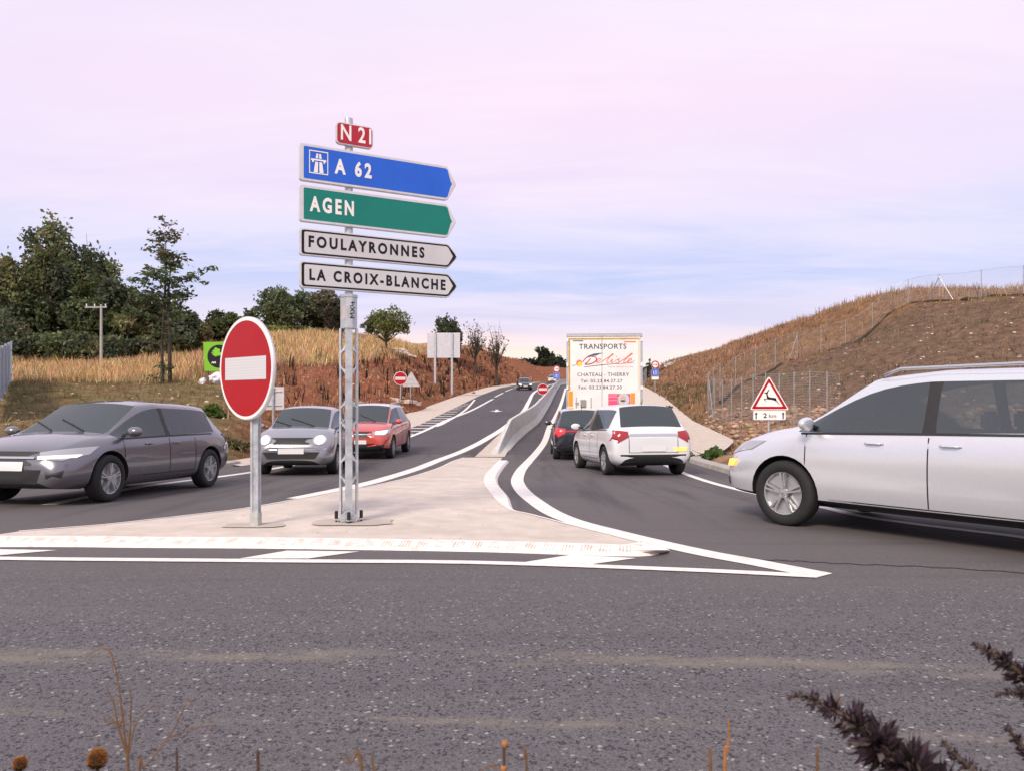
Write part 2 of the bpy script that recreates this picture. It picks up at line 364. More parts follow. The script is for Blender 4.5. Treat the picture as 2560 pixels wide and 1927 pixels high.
def paint_mat():
    m = mat('road_paint', (.83, .80, .77), .6); t = m.node_tree; b = t.nodes['Principled BSDF']; tcn = t.nodes.new('ShaderNodeTexCoord')
    n = t.nodes.new('ShaderNodeTexNoise'); n.inputs['Scale'].default_value = 9; n.inputs['Detail'].default_value = 8; n.inputs['Roughness'].default_value = .75
    t.links.new(tcn.outputs['Object'], n.inputs[0])
    t.links.new(ramp(t, n.outputs[0], [(.26, (.36, .33, .31)), (.36, (.70, .65, .61)), (.6, (.86, .82, .79))]), b.inputs['Base Color']); return m
M_paint = paint_mat()

# ------------------------------------------------------------------ terrain: a thin-plate surface through surveyed points
ctl = []
for y in list(np.arange(6, 24, 2.5))+list(np.arange(24, 200, 9)):
    z = float(rz(y))+.12; ctl.append((float(XL(y))-.15, y, z)); ctl.append((float(XR(y))+.15, y, z))
def cp(px, py, y): ctl.append(P3(px, py, y))
# left side
for p in [(480, 1100, 20), (480, 1020, 27), (450, 960, 38), (300, 960, 37), (300, 906, 55), (120, 906, 55), (30, 906, 55), (30, 950, 38), (-300, 960, 38), (-300, 906, 60),
          (100, 1005, 28), (0, 1057, 22), (-200, 1065, 22), (-300, 1150, 14), (480, 900, 52), (600, 884, 52), (640, 870, 56), (680, 860, 60), (800, 857, 62), (900, 860, 65), (1000, 870, 84), (1150, 876, 120), (1250, 888, 150),
          (1320, 907, 182), (700, 965, 36), (850, 955, 43), (620, 1062, 24), (700, 1040, 28), (800, 1030, 32), (1150, 935, 92), (1000, 960, 50), (1250, 925, 128), (1080, 873, 100), (1290, 930, 150), (930, 905, 55), (800, 905, 51), (700, 905, 48)]: cp(*p)
for x, y, z in [(-30, 90, 6.6), (-20, 110, 7.9), (-60, 90, 5.4), (-17, 140, 9.9), (-8, 180, 10.9), (-45, 140, 7.5), (-40, 20, .7), (-60, 40, 2.2), (-90, 60, 3.5), (6, 215, 11.0), (-20, 220, 11), (-25, 10, .1), (-40, 9, .2), (-60, 3, 0)]: ctl.append((x, y, z))
# right side: toe, fence line, crest
for p in [(1640, 918, 165), (1720, 893, 120), (1800, 872, 95), (1900, 837, 80), (2000, 803, 70), (2100, 768, 62), (2200, 740, 57), (2280, 748, 53.5), (2400, 742, 51), (2560, 727, 48), (2900, 730, 42),
          (1848, 964, 44), (1956, 910, 48), (2072, 880, 51), (2181, 828, 53), (2255, 775, 52), (2347, 764, 49.5), (2472, 751, 47), (2560, 741, 45), (2900, 745, 38),
          (1765, 1037, 40), (1830, 1058, 36), (1900, 1070, 31), (2000, 1085, 27.5), (2090, 1100, 24), (2300, 985, 28), (2300, 930, 34), (2300, 850, 42), (2560, 930, 30), (2560, 840, 37), (2560, 1080, 18), (2100, 940, 42), (2180, 960, 34), (2900, 1010, 20), (2000, 960, 40)]: cp(*p)
for x, y, z in [(50, 75, 8.6), (60, 60, 8.4), (45, 110, 9), (60, 150, 10), (55, 200, 10), (90, 60, 8), (80, 25, 3), (70, 8, .4), (35, 9, .3), (16, 9, .15), (110, 110, 9), (40, 62, 8.3), (30, 68, 8.4)]: ctl.append((x, y, z))
# the central island of the roundabout, where the camera stands
for x, y, z in [(-40, -10, .2), (0, -10, .35), (40, -10, .2), (-30, -40, .2), (30, -40, .2), (0, 1.0, .12), (-8, 1.0, .1), (8, 1.0, .1), (-20, 1.0, 0), (20, 1, 0), (0, 2.0, .03), (-6, 2, .02), (6, 2, .02)]: ctl.append((x, y, z))
C_ = np.array(ctl); SCL = 20.0
def _phi(r2): return np.where(r2 > 1e-12, .5*r2*np.log(np.maximum(r2, 1e-12)), 0)
_A = C_[:, :2]/SCL; _n = len(C_)
_K = _phi(((_A[:, None]-_A[None])**2).sum(-1))+np.eye(_n)*2e-3
_Pm = np.hstack([np.ones((_n, 1)), _A])
_S = np.linalg.solve(np.block([[_K, _Pm], [_Pm.T, np.zeros((3, 3))]]), np.concatenate([C_[:, 2], np.zeros(3)]))
def tps(x, y):
    q = np.stack([np.ravel(x), np.ravel(y)], 1)/SCL; out = np.empty(len(q))
    for i in range(0, len(q), 4000):
        c = q[i:i+4000]; out[i:i+4000] = _phi(((c[:, None]-_A[None])**2).sum(-1))@_S[:_n]+_S[_n]+c@_S[_n+1:]
    return out.reshape(np.shape(x))
def sstep(a, b, x): t = np.clip((x-a)/(b-a), 0, 1); return t*t*(3-2*t)
_perm = rng.random((64, 64))
def vnoise(x, y):
    xi = np.floor(x).astype(int); yi = np.floor(y).astype(int); fx = x-xi; fy = y-yi; fx = fx*fx*(3-2*fx); fy = fy*fy*(3-2*fy)
    g = lambda a, b: _perm[a % 64, b % 64]
    return (g(xi, yi)*(1-fx)+g(xi+1, yi)*fx)*(1-fy)+(g(xi, yi+1)*(1-fx)+g(xi+1, yi+1)*fx)*fy
def outside(x, y):
    """metres outside the paved road (negative on it)"""
    yc = np.clip(y, 2.2, 260)
    d = np.maximum(XL(yc)-x, x-XR(yc)); return np.where(y < 2.35, np.maximum(d, 2.35-y), d)
def T(x, y):
    x = np.asarray(x, float); y = np.asarray(y, float)
    z = tps(np.clip(x, -110, 110), np.clip(y, -40, 225))
    far = sstep(225, 330, np.hypot(x, y-10)); z = z*(1-far)+6.0*far
    d = outside(x, y); z = z+(vnoise(x*.5, y*.5)-.5)*.35*sstep(1, 5, d)+(vnoise(x*1.7+9, y*1.7)-.5)*.16*sstep(.5, 3, d)
    z = np.maximum(z, np.where((d < 12) & (y > 4), rz(y)-.2, -5))
    e = sstep(-.15, .55, d); zi = rz(np.clip(y, -80, 420))-.16
    return np.where(y < 2.0, z*sstep(2.6, 1.6, y)+zi*(1-sstep(2.6, 1.6, y)), zi*(1-e)+z*e)
def T1(x, y): return float(T(np.array([x]), np.array([y]))[0])
def GT(px, py, y0=8, y1=200):
    """photo pixel -> first hit on the terrain"""
    ys = np.arange(y0, y1, .1); xs = (px-CX)*ys/F0; f = CH+(HY-py)*ys/F0-T(xs, ys)
    i = int(np.argmax(f < 0)) if (f < 0).any() else int(np.argmin(f)); return (float(xs[i]), float(ys[i]), float(T1(xs[i], ys[i])))
gx = np.concatenate([-np.geomspace(900, 62, 26), np.arange(-60, 66, .7), np.geomspace(67, 900, 26)])
gy = np.concatenate([-np.geomspace(600, 12, 14), np.arange(-11, 3, .35), np.arange(3.2, 60, .55), np.arange(60, 130, 1.0), np.geomspace(132, 1800, 34)])
GX, GY = np.meshgrid(gx, gy); GZ = T(GX, GY)
PXg = CX+F0*GX/np.maximum(GY, .1); PYg = HY-F0*(GZ-CH)/np.maximum(GY, .1)
def zone_cols(x, y, px, py):
    """what grows or lies where: dry grass field, rusty cut bank, green-brown verge, bare mound"""
    TAN, RUST, VERGE, MOUND, GRAV, WOOD = [np.array(c) for c in ((.42, .275, .14), (.27, .105, .058), (.20, .145, .075), (.165, .108, .078), (.34, .21, .14), (.06, .06, .03))]
    lim = np.interp(px, [-400, 0, 300, 480, 560, 650, 850, 950, 1050, 1150, 1400], [948, 946, 952, 948, 935, 912, 906, 893, 884, 878, 880])
    tanw = sstep(6, -8, py-lim); rustw = sstep(560, 680, px)
    left = (VERGE*(1-rustw[..., None])+RUST*rustw[..., None])*(1-tanw[..., None])+TAN*tanw[..., None]
    fl = np.interp(px, [1765, 1848, 1956, 2072, 2181, 2280, 2472, 2560, 2900], [1035, 964, 910, 880, 826, 764, 749, 739, 745])
    mw = sstep(-4, 6, py-fl)*sstep(1760, 1800, px); bank = np.array((.215, .125, .068))
    gw = sstep(1000, 1050, py)*mw
    right = bank*(1-mw[..., None])+MOUND*mw[..., None]; right = right*(1-gw[..., None])+GRAV*gw[..., None]
    s = (x > (XL(np.clip(y, 2.2, 260))+XR(np.clip(y, 2.2, 260)))/2)[..., None]
    c = np.where(s, right, left); c = np.where((y < 3)[..., None], VERGE*.8, c)
    return c
GC = zone_cols(GX, GY, PXg, PYg)
ny, nx = GX.shape; idx = np.arange(ny*nx).reshape(ny, nx)
Fq = np.stack([idx[:-1, :-1], idx[:-1, 1:], idx[1:, 1:], idx[1:, :-1]], -1).reshape(-1, 4)
ter = npmesh('terrain', np.stack([GX, GY, GZ], -1).reshape(-1, 3), Fq, M_ground, GC.reshape(-1, 3), smooth=True)
tag(ter, 'ground of the cutting with dry grass and bare earth', None, None, 'structure')

# ------------------------------------------------------------------ road
ry = np.concatenate([np.arange(2.3, 10, .3), np.arange(10, 60, .6), np.arange(60, 200, 2)])
rows = []
for y in ry:
    a, b = float(XL(y)), float(XR(y)); rows.append([(a+(b-a)*k/24, y, float(rz(y))) for k in range(25)])
Vr = [p for r_ in rows for p in r_]; Fr = [(i*25+k, i*25+k+1, (i+1)*25+k+1, (i+1)*25+k) for i in range(len(rows)-1) for k in range(24)]
tag(ob('road', Vr, Fr, M_asph, smooth=True), 'asphalt of the roundabout and the main road', None, None, 'structure')

def strip(P, w, dz=.004, k=6, taper=None):
    """flat strip of width w along ground points P, lifted dz"""
    C = catmull([(p[0], p[1]) for p in P], k); V2, Fc = ribbon2(C, w)
    return [(v[0], v[1], float(rz(v[1]))+dz) for v in V2], Fc
mk = MB()
def line(px, w, k=6, dz=.005):
    V, Fc = strip([G(*p) for p in px], w, dz, k); mk.add(V, Fc)
def quad(px, dz=.005):
    mk.add([G(a, b, dz) for a, b in px], [tuple(range(len(px)))])
# left border of the exit lane, sweeping round to the tip of the splitter
line([(1414, 971), (1404, 1006), (1389, 1042), (1375, 1064), (1363, 1100), (1340, 1133), (1321, 1154), (1304, 1173), (1294, 1194), (1295.5, 1210.5), (1311, 1231.6), (1340, 1255), (1380, 1281), (1438, 1304.5), (1533, 1330), (1627, 1353.5), (1760, 1383), (1900, 1408), (2060, 1440)], .24)
# right border of the entry lane
line([(1384, 960), (1370, 964), (1338, 979), (1322, 1004), (1308, 1029), (1264, 1066), (1219, 1095), (1159, 1126), (1099, 1149), (1040, 1172), (980, 1191), (927, 1206), (856, 1222), (740, 1246)], .30)
# yield line in front of the nose
line([(-300, 1389), (0, 1396.5), (700, 1403), (1180, 1407), (1700, 1425), (2040, 1441)], .125, dz=.0075)
# stripes between nose and yield line
for q in ([(1311, 1404.5), (1480, 1410), (1590, 1394), (1429, 1385.6)], [(598, 1395), (770, 1395.6), (898, 1377.5), (718, 1375)], [(-150, 1391), (0, 1386.5), (142, 1374), (-60, 1371)]): quad(q)
# outer border of the entry lane, then lane dashes
line([(120, 1262), (250, 1236), (399, 1210), (609, 1183), (760, 1157), (880, 1130), (996, 1101), (1060, 1077), (1119, 1049), (1179, 1025.5), (1233, 997)], .20)
for a, b in (((1237, 992.6), (1258, 982)), ((1263, 978.7), (1282, 971)), ((1286, 969), (1296, 966)), ((1302, 964), (1311, 961.5))): line([a, b], .18)
line([(1091, 1066), (1109, 1058), (1149, 1035), (1171, 1017.5), (1187, 999)], .16, dz=.0085)
for a, b, c, d in ((60, 777, 270, 777), (60, 740, 360, 742), (160, 705, 490, 705), (270, 668, 570, 672), (360, 637, 630, 640), (440, 610, 680, 607), (520, 580, 720, 580), (580, 555, 750, 553), (640, 525, 790, 525), (700, 497, 820, 498), (750, 470, 850, 470), (800, 447, 880, 445), (850, 425, 925, 425), (900, 407, 965, 407)):
    A, B = G(980+a/5.027, 930+b/5.027), G(980+c/5.027, 930+d/5.027); w = .32*(A[1]/40)**.9
    mk.add([(A[0], A[1]-w/2, float(rz(A[1]-w/2))+.005), (B[0], B[1]-w/2, float(rz(B[1]-w/2))+.005), (B[0], B[1]+w/2, float(rz(B[1]+w/2))+.005), (A[0], A[1]+w/2, float(rz(A[1]+w/2))+.005)], [(0, 1, 2, 3)])
# straight arrow in the entry lane
A = G(1242, 1025)
for pl in ([(-.10, -1.0), (.10, -1.0), (.10, .7), (-.10, .7)], [(-.42, -.7), (0, -1.9), (.42, -.7)]):
    mk.add([(A[0]+u, A[1]+v, float(rz(A[1]+v))+.005) for u, v in pl], [tuple(range(len(pl)))])
# right border of the exit lane
line([(2760, 1378), (2560, 1344), (2305, 1312), (2151, 1289.6), (2056, 1267.5), (1889, 1233.5), (1765, 1202), (1665, 1163), (1625, 1135)], .15)
tag(mk.build('road_marking', M_paint), 'white painted lines and stripes on the asphalt', None, None, 'structure')

ck = catmull([G(*p)[:2] for p in [(1765, 1390), (1850, 1397), (1980, 1402), (2120, 1409), (2330, 1418), (2600, 1435)]], 8); ck = [c+np.array((0, .02*math.sin(i*1.9))) for i, c in enumerate(ck)]
V2, Fc2 = ribbon2(ck, .022); tag(ob('road_joint', [(v[0], v[1], float(rz(v[1]))+.004) for v in V2], Fc2, mat('bitumen', (.022, .019, .021), .6)), 'thin dark bitumen joint across the exit side of the ring', None, None, 'structure')
# concrete gutters along both cuttings, raised kerbs nearer
def band(name, outer, inner, m, dz0, dz1, label):
    V = []; n = len(outer)
    for a, b in zip(outer, inner): V += [(a[0], a[1], float(rz(a[1]))+dz0), (b[0], b[1], float(rz(b[1]))+dz1)]
    return tag(ob(name, V, [(2*i, 2*i+1, 2*i+3, 2*i+2) for i in range(n-1)], m, smooth=True), label, None, None, 'structure')
yl = np.concatenate([np.arange(19, 60, 1.0), np.arange(60, 175, 3)])
band('gutter', [(float(XL(y))-.12, y) for y in yl], [(float(XL(y))+min(1.75, .5+(y-19)*.07), y) for y in yl], M_gutter, .10, .012, 'pale concrete gutter at the foot of the rusty bank')
yr_ = np.concatenate([np.arange(22.2, 60, 1.0), np.arange(60, 190, 3)])
band('gutter', [(float(XR(y))+.12, y) for y in yr_], [(float(XR(y))-min(2.1, .35+(y-22)*.25), y) for y in yr_], M_gutter, .12, .012, 'pale concrete gutter at the foot of the fenced bank')
def kerb(name, path, h, w, m, label, side=1):
    """path: outer edge; profile: face towards the road, flat top"""
    V = []; n = len(path)
    for i, (x, y) in enumerate(path):
        a = np.array(path[max(i-1, 0)]); b = np.array(path[min(i+1, n-1)]); t = (b-a)/np.linalg.norm(b-a); nn = np.array((-t[1], t[0]))*side
        for o, z in ((0, -.15), (0, h), (w*.75, h), (w, h*.8), (w+.03, 0), (w+.03, -.05)):
            q = np.array((x, y))+nn*o; V.append((q[0], q[1], float(rz(q[1]))+z))
    Fc = [(i*6+k, i*6+k+1, i*6+7+k, i*6+6+k) for i in range(n-1) for k in range(5)]
    return tag(ob(name, V, Fc, m), label, None, None, 'structure')
kerb('kerb', [(float(XR(y))+.02, y) for y in np.arange(4.6, 22.4, .5)], .12, .28, M_kerbc, 'grey concrete kerb of the exit lane', 1)
kerb('kerb', [(float(XL(y))-.02, y) for y in np.arange(5.0, 19.6, .5)], .12, .28, M_kerbc, 'grey concrete kerb of the entry lane', -1)

# ------------------------------------------------------------------ splitter island
IZ = .06
def GI(px, py): return G(px, py, IZ)
left_e = [(-30, 1339), (47, 1327.5), (165, 1318), (285, 1308), (480, 1286), (611.5, 1270), (740, 1247.5), (860, 1225), (927.5, 1214), (995, 1199.5), (1040, 1187.5), (1099, 1168), (1130, 1153), (1159, 1143)]
back_e = [(1205, 1142.5), (1256, 1143)]
right_in = [(1250, 1152), (1236, 1163), (1215, 1186), (1212, 1206), (1227, 1229), (1248, 1253.5), (1279, 1274), (1321, 1285), (1415, 1309.5), (1509, 1333), (1600, 1356)]
front_b = [(1560, 1360.5), (1400, 1357), (1180, 1351.5), (700, 1344.6), (400, 1342), (200, 1340.5), (20, 1340)]
isl = [GI(*p) for p in left_e+back_e+right_in+front_b]
me = bpy.data.meshes.new('traffic_island'); b_ = bmesh.new()
vs = [b_.verts.new(p) for p in isl]; f_ = b_.faces.new(vs); bmesh.ops.triangulate(b_, faces=[f_]); b_.normal_update()
if sum(f.normal.z for f in b_.faces) < 0: bmesh.ops.reverse_faces(b_, faces=b_.faces)
b_.to_mesh(me); b_.free(); me.materials.append(M_island)
tag(link('traffic_island', me), 'triangular concrete splitter island', None, None, 'structure')
# edging: white painted kerbs round the island
def edge_kerb(pts_in, w_top, run, name, label, m, side, uv=False, k=5):
    C = catmull([(p[0], p[1]) for p in pts_in], k); n = len(C); V = []; U = []; d = 0
    for i in range(n):
        t = C[min(i+1, n-1)]-C[max(i-1, 0)]; t = t/np.linalg.norm(t); nn = np.array((-t[1], t[0]))*side
        if i: d += np.linalg.norm(C[i]-C[i-1])
        wt = w_top(i/(n-1)) if callable(w_top) else w_top
        for o, z, v in ((-.02, IZ+.004, 0), (wt, IZ+.004, .15), (wt+run*.85, .022, .9), (wt+run, .0, 1.0), (wt+run, -.03, 1.0)):
            q = C[i]+nn*o; V.append((q[0], q[1], float(rz(q[1]))+z)); U.append((d, v))
    Fc = [(i*5+k_, i*5+k_+1, i*5+6+k_, i*5+5+k_) for i in range(n-1) for k_ in range(4)]
    o = ob(name, V, Fc, m); 
    if uv:
        ul = o.data.uv_layers.new(name='along'); 
        for l in o.data.loops: ul.data[l.index].uv = U[l.vertex_index]
    return tag(o, label, None, None, 'structure')
def groove_mat():
    m = mat('white_kerb', (.80, .73, .69), .7); t = m.node_tree; b = t.nodes['Principled BSDF']; L = t.links.new
    u = t.nodes.new('ShaderNodeUVMap'); sp = t.nodes.new('ShaderNodeSeparateXYZ'); L(u.outputs[0], sp.inputs[0]); tcn = t.nodes.new('ShaderNodeTexCoord')
    s = mth(t, 'ADD', sp.outputs[0], mth(t, 'MULTIPLY', sp.outputs[1], .02))
    blk = mth(t, 'LESS_THAN', mth(t, 'FRACT', mth(t, 'MULTIPLY', s, 1/.163)), .55)
    gr = mth(t, 'LESS_THAN', mth(t, 'FRACT', mth(t, 'MULTIPLY', s, 5*1/.163*1.2)), .36)
    vv = mth(t, 'MULTIPLY', mth(t, 'GREATER_THAN', sp.outputs[1], .2), mth(t, 'LESS_THAN', sp.outputs[1], .82))
    n = t.nodes.new('ShaderNodeTexNoise'); n.inputs['Scale'].default_value = 14; n.inputs['Detail'].default_value = 6; L(tcn.outputs['Object'], n.inputs[0])
    base = ramp(t, n.outputs[0], [(.28, (.60, .52, .47)), (.5, (.82, .75, .71)), (.7, (.86, .81, .79))])
    g = mth(t, 'MULTIPLY', mth(t, 'MULTIPLY', blk, gr), mth(t, 'MULTIPLY', vv, ramp(t, n.outputs[0], [(.3, (.9, .9, .9)), (.7, (.35, .35, .35))])))
    L(mixc(t, g, base, (.43, .34, .29)), b.inputs['Base Color'])
    jn = mth(t, 'LESS_THAN', mth(t, 'FRACT', mth(t, 'MULTIPLY', s, 1.0)), .008)
    bp = t.nodes.new('ShaderNodeBump'); bp.inputs['Strength'].default_value = .8; bp.inputs['Distance'].default_value = .008
    L(mth(t, 'MULTIPLY', mth(t, 'MAXIMUM', g, jn), -1.0), bp.inputs['Height']); L(bp.outputs[0], b.inputs['Normal']); return m
M_groove = groove_mat(); M_kerbw = mat('painted_kerb', (.80, .74, .70), .7, noise=(6, .14), bump=(25, .3, .01))
edge_kerb([GI(*p) for p in [(-30, 1340.5), (200, 1341), (400, 1342.5), (700, 1345), (1180, 1352), (1400, 1357.5), (1570, 1361.5), (1608, 1359)]], .02, .17, 'kerb', 'white ribbed kerb along the blunt front of the island', M_groove, -1, True, 8)
edge_kerb([GI(*p) for p in [(1600, 1354.5), (1509, 1332), (1415, 1308.5), (1321, 1284), (1279, 1274), (1248, 1253.5), (1227, 1229), (1213, 1206), (1216, 1186), (1236, 1163), (1250, 1150)]],
          lambda f: .02+.17*float(sstep(.38, .60, f)), .05, 'kerb', 'white painted kerb on the exit side of the island', M_kerbw, -1)
edge_kerb([GI(*p) for p in left_e[1:]], .02, .035, 'kerb', 'thin pale kerb on the entry side of the island', M_kerbw, 1)
# tip block
tp = [GI(*p) for p in [(1560, 1360), (1606, 1354.5), (1655, 1367)]]; lo = [G(*p) for p in [(1560, 1387), (1672, 1380), (1676, 1372)]]
tipP = [G(1556, 1361.5, IZ+.006), G(1600, 1353.8, IZ+.006), G(1640, 1363, IZ+.006), G(1664, 1370, IZ-.012), G(1668, 1374, IZ-.02), G(1640, 1374, IZ-.0), G(1556, 1374, IZ-.025)]
botP = [G(1556, 1362, -.02), G(1600, 1354, -.02), G(1642, 1362.5, -.02), G(1676, 1371, -.02), G(1678, 1378, -.02), G(1650, 1386.5, -.02), G(1556, 1387.5, -.02)]
tipP = [(p[0], p[1], p[2]) for p in tipP]
nn_ = len(tipP); tag(ob('kerb', tipP+botP, [tuple(range(nn_))]+[(i, nn_+i, nn_+(i+1) % nn_, (i+1) % nn_) for i in range(nn_)], M_kerbw), 'white pointed kerb block at the tip of the island', None, None, 'structure')
# pale concrete apron between the entry line and the barrier
ap = [G(*p, .010) for p in [(1187, 1141), (1262, 1141), (1284, 1100), (1300, 1062), (1312, 1036), (1290, 1046), (1262, 1072), (1236, 1096), (1212, 1118)]]
me = bpy.data.meshes.new('apron'); b_ = bmesh.new(); f_ = b_.faces.new([b_.verts.new(p) for p in ap]); bmesh.ops.triangulate(b_, faces=[f_]); b_.normal_update()
if sum(f.normal.z for f in b_.faces) < 0: bmesh.ops.reverse_faces(b_, faces=b_.faces)
b_.to_mesh(me); b_.free(); me.materials.append(M_gutter); tag(link('pavement', me), 'pale concrete apron beside the low end of the barrier', None, None, 'structure')
# mortar patches round the two posts
def patch(c, rx, ry_, lab, seed):
    rr = np.random.default_rng(seed); P = []
    for k in range(22):
        a = 2*math.pi*k/22; q = 1+.16*(rr.random()-.5); P.append((c[0]+rx*q*np.sign(math.cos(a))*abs(math.cos(a))**.6, c[1]+ry_*q*np.sign(math.sin(a))*abs(math.sin(a))**.6))
    tag(ob('mortar_patch', [(x, y, float(rz(y))+IZ+.005) for x, y in P], [tuple(range(22))], M_patch), lab, None, None, 'structure')

# ------------------------------------------------------------------ concrete barrier
base_px = [(1262, 1137), (1290, 1109), (1318, 1083), (1348, 1057), (1364, 1032), (1377, 1009), (1386, 990), (1396, 972), (1408, 961)]
bp_ = [G(*p) for p in base_px]; bp_ = [(p[0], p[1]) for p in bp_]
_l = bp_[-1]; bp_ += [(_l[0]+5, _l[1]+22), (_l[0]+13, _l[1]+45)]
Cb = catmull(bp_, 8); V = []; nb = len(Cb); prof = [(0, 0), (0, .07), (-.17, .30), (-.24, .86), (-.36, .86), (-.43, .30), (-.60, .07), (-.60, 0)]
for i in range(nb):
    t = Cb[min(i+1, nb-1)]-Cb[max(i-1, 0)]; t /= np.linalg.norm(t); nr = np.array((t[1], -t[0]))
    d = np.linalg.norm(Cb[i]-Cb[0]); hs = .10+.90*float(np.clip(d/5.2, 0, 1))
    for o, z in prof:
        q = Cb[i]+nr*o; V.append((q[0], q[1], float(rz(q[1]))+z*hs-.02))
Fc = [(i*8+k, i*8+k+1, i*8+9+k, i*8+8+k) for i in range(nb-1) for k in range(7)]+[tuple(range(7, -1, -1)), tuple((nb-1)*8+k for k in range(8))]
bo = Vector((Cb[0][0], Cb[0][1], float(rz(Cb[0][1]))))
br = empty('concrete_barrier', bo, 'long grey concrete safety barrier between the carriageways, ramping down to the island', 'barrier')
wall = ob('barrier_wall', V, Fc, M_barrier, br, bo)
# ------------------------------------------------------------------ signs
def galv(name, c=(.46, .48, .51)):
    return mat(name, c, .42, .55, noise=(9, .28), bump=(40, .06, .004))
M_galv = galv('galvanised_steel', (.50, .53, .57)); M_alu = mat('aluminium', (.60, .61, .64), .38, .55, noise=(5, .10)); M_frame = mat('sign_frame', (.66, .66, .69), .35, .25, noise=(7, .08))
M_back = mat('sign_back', (.55, .54, .56), .45, .25, noise=(4, .12)); M_black = mat('black_rubber', (.012, .012, .014), .55)
def refl(name, c, r=.42): return mat(name, c, r, 0, noise=(2.2, .08), spec=.3)
M_blue = refl('sign_blue', hexlin('2A63D2')); M_green = refl('sign_green', hexlin('167C72')); M_white = refl('sign_white', (.58, .575, .61)); M_red = refl('sign_red', hexlin('A8121E'))
M_red2 = refl('shield_red', hexlin('AE2C3E')); M_film = refl('white_film', (.86, .84, .85)); M_ink = refl('black_film', (.010, .010, .014)); M_wborder = refl('white_border', (.80, .80, .82))
def banded_white():
    m = mat('reflective_bar', (.62, .62, .65), .3); t = m.node_tree; b = t.nodes['Principled BSDF']; tcn = t.nodes.new('ShaderNodeTexCoord'); sp = t.nodes.new('ShaderNodeSeparateXYZ')
    t.links.new(tcn.outputs['Object'], sp.inputs[0]); f = mth(t, 'FRACT', mth(t, 'MULTIPLY', sp.outputs[2], 1/.028))
    t.links.new(ramp(t, f, [(.0, (.54, .54, .57)), (.16, (.54, .54, .57)), (.22, (.60, .60, .64)), (1, (.62, .62, .66))]), b.inputs['Base Color']); return m
M_bar = banded_white()

# --- direction sign on its lattice mast
TH = R(29); UD = (math.cos(TH), math.sin(TH), 0); ND = (math.sin(TH), -math.cos(TH), 0)
MX, MY = (872-CX)*8.0/F0, 8.0; MZ = float(rz(8.0))+IZ
base = Vector((MX, MY, MZ)); LO = (0, 0, 0)
sgn = empty('direction_sign', base, 'tall lattice mast with red N 21 shield above blue, green and white arrow panels', 'road sign')
def pan_frame(o): return vframe(Vector((0, 0, -MZ))+Vector(ND)*o, UD, ND)      # local to the mast base; v is world height
def PD(px, py):
    """photo pixel -> (distance along the panel from the mast, world height)"""
    k = (px-CX)/F0; d = (MY*k-MX)/(UD[0]-UD[1]*k); return d, CH+(HY-py)*(MY+UD[1]*d)/F0
def Z1(x, y): return PD(700+x/3.469, 280+y/3.469)
fr = pan_frame(.065)
def arrow_poly(x0, x1, xt, z0, z1, r=.03):
    zc = (z0+z1)/2; P = [(x1, z0), (x1+.025, z0+.012), (xt-.018, zc-.03), (xt, zc), (xt-.018, zc+.03), (x1+.025, z1-.012), (x1, z1)]
    for a in range(0, 91, 18): P.append((x0+r-r*math.sin(R(a)), z1-r+r*math.cos(R(a))))
    for a in range(0, 91, 18): P.append((x0+r-r*math.cos(R(a)), z0+r-r*math.sin(R(a))))
    return P
def panel(name, z0, z1, face, lab, text, tbox, ink, border=None, x1=1.085, xt=1.215, inset=.022):
    P = arrow_poly(-.527, x1, xt, z0, z1); mb = MB(); mb.prism(P, fr, -.045, 0); o = mb.build(name, M_frame, sgn, None, bevel=.006); o['label'] = lab
    q = inset_poly(P, inset)
    if border is None:
        q = arrow_poly(-.527+.04, x1-.005, xt-.055, z0+.028, z1-.028, .012)
        ob('panel_face', [fr(u, v, .0015) for u, v in q], [tuple(range(len(q)))], face, o)
    else:
        q = arrow_poly(-.527+.018, x1-.004, xt-.012, z0+.015, z1-.015, .025)
        q2 = arrow_poly(-.527+.045, x1-.012, xt-.055, z0+.033, z1-.033, .016)
        ob('panel_border', [fr(u, v, .0015) for u, v in q], [tuple(range(len(q)))], border, o)
        ob('panel_face', [fr(u, v, .003) for u, v in q2], [tuple(range(len(q2)))], face, o)
    put_text('lettering', text, tbox, fr, .0045, ink, o, bold=.040, space=1.42)
    return o
def tb(xl, xr, yt, yb):
    a = Z1(xl, yt); b = Z1(xl, yb); return (a[0], b[1], Z1(xr, yt)[0], a[1])
pb = panel('direction_panel', 3.552, 3.934, M_blue, 'blue arrow panel reading A 62', 'A 62', tb(457, 777, 415, 552), M_film)
ib = tb(238, 402, 345, 545); x0, z0, x1, z1 = ib; wv = x1-x0; hv = z1-z0
def I(u, v): return (x0+wv*u, z0+hv*v)
Vi, Fi = [], []
def pq(pts): 
    n = len(Vi); Vi.extend([I(*p) for p in pts]); Fi.append(tuple(range(n, n+len(pts))))
t_ = .045
for q in ([(0, 0), (1, 0), (1, t_), (0, t_)], [(0, 1-t_), (1, 1-t_), (1, 1), (0, 1)], [(0, t_), (t_, t_), (t_, 1-t_), (0, 1-t_)], [(1-t_, t_), (1, t_), (1, 1-t_), (1-t_, 1-t_)],
          [(.34, .67), (.47, .67), (.475, .88), (.385, .88)], [(.53, .67), (.66, .67), (.615, .88), (.525, .88)], [(.10, .57), (.90, .57), (.90, .64), (.10, .64)],
          [(.17, .48), (.23, .48), (.26, .57), (.14, .57)], [(.77, .48), (.83, .48), (.86, .57), (.74, .57)], [(.24, .06), (.46, .06), (.47, .52), (.32, .52)], [(.54, .06), (.76, .06), (.68, .52), (.53, .52)]): pq(q)
flat('motorway_symbol', Vi, Fi, fr, .0045, M_film, pb)
panel('direction_panel', 3.136, 3.511, M_green, 'green arrow panel reading AGEN', 'AGEN', tb(243, 624, 740, 876), M_film)
